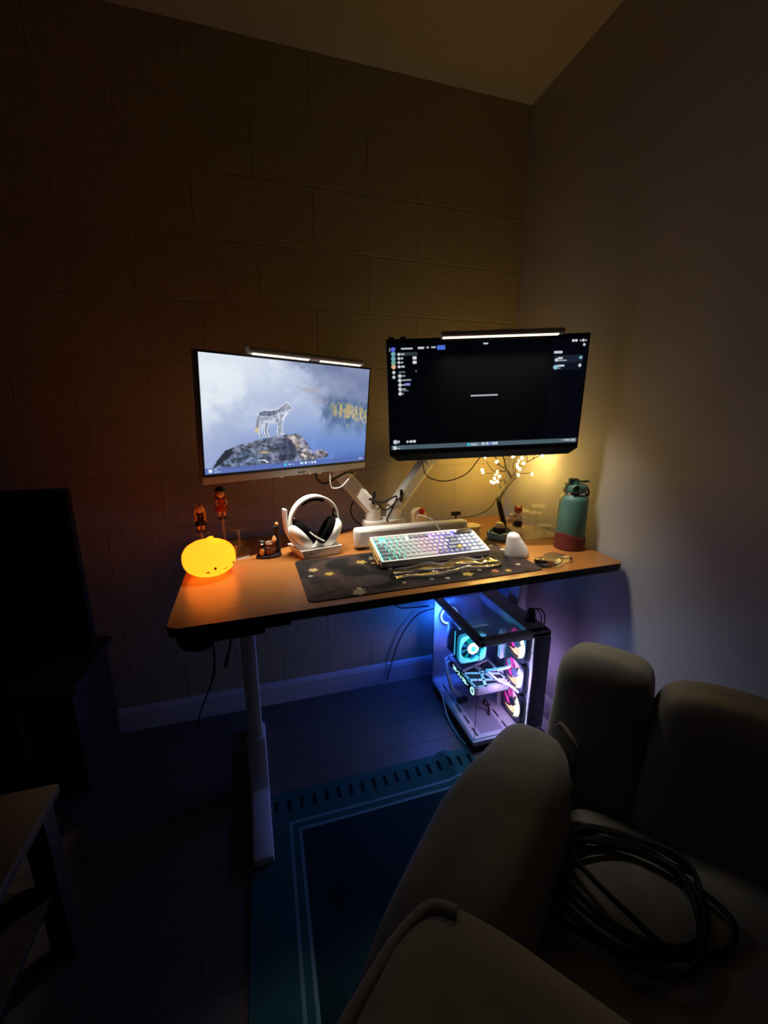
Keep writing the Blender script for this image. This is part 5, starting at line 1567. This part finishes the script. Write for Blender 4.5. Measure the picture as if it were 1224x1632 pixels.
    MB().tube([(0.12, 0.12, 0.25), (0.15, 0.09, 0.225), (0.18, 0.06, 0.22), (0.205, 0.03, 0.20)], 0.005, 8).build('white_cable', bw, t)
    MB().tube([(0.125, 0.13, 0.11), (0.12, 0.14, 0.09), (0.14, 0.13, 0.07), (0.13, 0.11, 0.052)], 0.005, 8).build('black_cable', 'black_rubber', t)
    MB().box((0.06, 0.215, 0.062), (0.05, 0.018, 0.016), 0.003).build('cable_plug', 'black_plastic', t)

def thing_part(name, parent):
    o = bpy.data.objects.new(name, None)
    COL.objects.link(o); o.parent = parent
    return o
pc()
dg = thing('usb_dongle', 'black upright receiver with thin cables on top of the computer case', 'receiver', (0.972, 1.245, 0.4755), R(-10))
MB().ring_loft([[Vector((a, b, z)) for a, b in rounded_poly(-s, s, -s * .7, s * .7, s * .3, 3)] for s, z in ((0.017, 0.0), (0.016, 0.03), (0.011, 0.052), (0.008, 0.056))]).build('body', 'black_plastic', dg)
MB().tube([(0.008, 0, 0.05), (0.03, -0.002, 0.054), (0.048, -0.004, 0.04), (0.056, -0.006, 0.012), (0.052, -0.010, -0.05), (0.056, -0.03, -0.2), (0.062, -0.05, -0.4)], 0.0025, 8).build('cable', 'black_rubber', dg)
MB().tube([(0.004, 0.004, 0.052), (0.025, 0.0, 0.048), (0.036, -0.012, 0.03), (0.036, -0.018, 0.0)], 0.002, 8).build('cable', 'black_rubber', dg)
tag(MB().tube([(0.42, 1.55, 0.77), (0.43, 1.56, 0.66), (0.46, 1.58, 0.52), (0.54, 1.62, 0.42), (0.62, 1.63, 0.40), (0.70, 1.632, 0.395)], 0.004).build('power_cable', 'black_rubber'), 'thick black cable dropping from desk to the back of the computer', 'cable')
tag(MB().tube([(0.58, 1.56, 0.77), (0.60, 1.58, 0.68), (0.585, 1.6, 0.60), (0.57, 1.61, 0.52)], 0.0022).build('thin_cable', 'white_plastic'), 'thin pale cable hanging loose left of the computer', 'cable')
tag(MB().tube([(0.75, 1.635, 0.38), (0.66, 1.64, 0.36), (0.60, 1.645, 0.30), (0.55, 1.65, 0.20), (0.5, 1.648, 0.03)], 0.003).build('wall_cable', 'black_rubber'), 'thin black cable slanting along the blue-lit wall behind the computer', 'cable')
tag(MB().tube([(0.688, 1.45, 0.10), (0.684, 1.38, 0.03), (0.682, 1.32, 0.006), (0.685, 1.24, 0.004), (0.692, 1.205, 0.004)], 0.0025).build('floor_cable', 'white_plastic'), 'thin pale cable lying along the foot of the computer case', 'cable')

# ================================================================== ARMCHAIR
def cushion(name, parent, c, r_, e1=0.45, e2=0.5, rz=0.0, rx=0.0, ry=0.0, wob=0.006, seed=0, nu=56, nv=30, mt='velvet_beige', sag=None):
    rn = random.Random(seed)
    ph = [rn.uniform(0, 6.28) for _ in range(8)]
    def disp(p):
        q = p.copy()
        w_ = wob * (math.sin(11 * p.x + ph[0]) * math.sin(9 * p.z + ph[1]) + 0.6 * math.sin(23 * p.y + 15 * p.x + ph[2]) + 0.45 * math.sin(31 * p.z - 19 * p.y + ph[3]))
        n_ = Vector((p.x / r_[0] ** 2, p.y / r_[1] ** 2, p.z / r_[2] ** 2)).normalized()
        q += n_ * w_
        if sag:
            q = sag(q)
        return q
    M = Matrix.Translation(c) @ Euler((rx, ry, rz)).to_matrix().to_4x4()
    return MB().ball((0, 0, 0), r_, nu, nv, e1, e2, mtx=M, disp=disp).build(name, mt, parent)

CA = R(-53.13)
def chair():
    # local frame: x runs along the backrest towards the viewer's side, y points to the back
    ox, oy = 0.12, 0.62
    loc = Matrix.Rotation(CA, 4, 'Z') @ Vector((ox, oy, 0))
    t = thing('armchair', 'soft beige velvet armchair with plump cushions in the near corner', 'armchair', (loc.x, loc.y, 0.0), CA)
    def c(v, u, z): return Vector((v - ox, -u - oy, z))
    MB().box(c(0.12, -0.60, 0.17), (0.66, 0.66, 0.24), 0.05, 4).build('base', 'velvet_beige', t)
    for a in (-0.16, 0.40):
        for b in (-0.86, -0.34):
            MB().cyl(c(a, b, 0.008), c(a, b, 0.08), 0.02, 0.025).build('leg', 'dark_wood', t)
    cushion('seat_cushion', t, c(0.135, -0.62, 0.345), (0.265, 0.285, 0.095), 0.5, 0.4, wob=0.007, seed=2)
    # far arm: plump, round at the front, pinched where it meets the back
    def armsag(q):
        k = max(0.0, (q.y - 0.10) / 0.22)
        q.x *= 1 - 0.18 * k
        f = max(0.0, (-q.y - 0.08) / 0.22)
        q.z -= 0.10 * f * f
        return q
    cushion('armrest', t, c(-0.190, -0.565, 0.335), (0.105, 0.335, 0.262), 0.45, 0.52, wob=0.005, seed=4, sag=armsag)
    cushion('armrest', t, c(0.455, -0.62, 0.33), (0.085, 0.28, 0.25), 0.62, 0.72, wob=0.005, seed=5, sag=armsag)
    # backrest cushions leaning back
    def backsag(q):
        q.z += 0.010 * math.cos(q.x * 14)
        return q
    cushion('back_cushion', t, c(-0.083, -0.985, 0.485), (0.100, 0.085, 0.225), 0.32, 0.42, rx=R(-10), wob=0.006, seed=7, sag=backsag)
    cushion('back_cushion', t, c(0.16, -0.975, 0.475), (0.155, 0.09, 0.225), 0.32, 0.42, rx=R(-10), wob=0.007, seed=9, sag=backsag)
    # plump leg rest cushion across the front, with a puckered open end
    lr = cushion('leg_rest', t, c(0.06, -0.215, 0.480), (0.30, 0.225, 0.125), 0.30, 0.32, wob=0.006, seed=12)
    MB().box(c(0.10, -0.16, 0.20), (0.5, 0.24, 0.30), 0.05, 4).build('leg_rest_base', 'velvet_beige', t)
    pts = [c(-0.17, -0.40, 0.592), c(-0.205, -0.385, 0.588), c(-0.222, -0.33, 0.586), c(-0.226, -0.25, 0.584), c(-0.226, -0.17, 0.582)]
    MB().tube(pts, 0.010, 10, 6).build('puckered_hem', 'velvet_beige', lr)
    # seam piping at the pinched corner of the arm
    MB().tube([c(-0.15, -0.855, 0.60), c(-0.115, -0.845, 0.57), c(-0.10, -0.83, 0.50), c(-0.105, -0.80, 0.44)], 0.008, 8).build('piping', 'velvet_beige', t)
    return t
chair()
# coil of black cable on the seat
def coil():
    pts = []
    rn = random.Random(2)
    for k in range(66):
        a = k * 2 * PI / 14 + 0.4
        q = k / 65
        rx = 0.145 - 0.03 * math.sin(3 * a * 0.37) - 0.035 * q
        ry = 0.085 - 0.02 * math.cos(2.3 * a * 0.41)
        cx = 0.585 + 0.03 * math.sin(k * 0.23); cy = 0.405 + 0.012 * math.cos(k * 0.31)
        x = cx + rx * math.cos(a) * 0.9 + ry * math.sin(a) * 0.35
        y = cy - rx * math.cos(a) * 0.42 + ry * math.sin(a)
        z = 0.452 + 0.010 * q + 0.004 * math.sin(k * 1.7)
        pts.append((x, y, z))
    pts = [(0.34, 0.34, 0.47), (0.36, 0.38, 0.465), (0.40, 0.43, 0.458), (0.48, 0.49, 0.455), (0.56, 0.51, 0.455)] + pts
    tag(MB().tube(pts, 0.0052, 8, 4).build('cable_coil', 'black_rubber'), 'loose coil of thick black cable lying on the armchair seat', 'cable')
coil()

# ================================================================== DARK LEFT SIDE: TELEVISION, CABINET, LOW TABLE
cab = thing('media_cabinet', 'low dark cabinet with vertical slats under the television', 'cabinet', (-1.15, 1.50, 0.0))
MB().box((0, 0.0, 0.225), (1.04, 0.30, 0.39), 0.004).build('body', 'dark_wood', cab)
MB().box((0, -0.005, 0.433), (1.08, 0.33, 0.025), 0.004).build('top', 'dark_wood', cab)
MB().box((0, 0.02, 0.0155), (0.98, 0.24, 0.029)).build('plinth', 'dark_lacquer', cab, smooth=False)
sl = None
for k in range(30):
    if sl is None:
        sl = MB().box((0, 0, 0), (0.018, 0.012, 0.33), 0.002, 1).build('slat', 'dark_wood', cab); o = sl
    else:
        o = share(sl, 'slat', cab)
    o.location = (-0.50 + 0.030 * k, -0.156, 0.225)
tv = thing('television', 'large black television standing on the dark cabinet', 'television', (-1.10, 1.50, 0.4458))
MB().box((0, 0, 0.315), (1.0, 0.03, 0.57), 0.008).build('frame', 'black_plastic', tv)
MB().box((0, -0.0158, 0.317), (0.98, 0.0012, 0.55)).build('screen', mat('dark_screen', rgb(5, 5, 6), 0.25, spec=0.3), tv, smooth=False)
MB().box((0, 0.0, 0.02), (0.2, 0.03, 0.04), 0.004).build('stand_neck', 'black_plastic', tv)
MB().box((0, 0.0, 0.004), (0.36, 0.16, 0.0075), 0.002).build('stand_foot', 'black_plastic', tv)
lt = thing('low_table', 'dark low table at the left edge with a shelf below', 'table', (-0.90, 0.55, 0.0))
MB().box((0, 0, 0.437), (0.80, 0.79, 0.026), 0.004).build('tabletop', mat('table_top', rgb(86, 74, 58), 0.5, var=0.15, vscale=10, stretch=(8, 1, 4)), lt)
MB().box((0, 0, 0.20), (0.74, 0.73, 0.018), 0.003).build('shelf', 'dark_wood', lt)
for a in (-1, 1):
    for b in (-1, 1):
        MB().box((a * 0.365, b * 0.36, 0.2125), (0.045, 0.045, 0.423), 0.003).build('leg', 'dark_wood', lt)

# groups of things that repeat
for o in bpy.data.objects:
    if o.parent is None and 'category' in o:
        n_ = o.name.split('.')[0]
        g_ = {'monitor': 'monitors on the dual arm', 'monitor_light_bar': 'light bars on the monitors', 'display_riser': 'clear risers on the desk', 'doll_figurine': 'dolls on the riser behind the lamp',
              'monitor_cable': 'cables at the monitor arm', 'display_cable': 'cables under the wolf monitor', 'wrist_rest': 'clear wrist rests'}.get(n_)
        if g_:
            o['group'] = g_
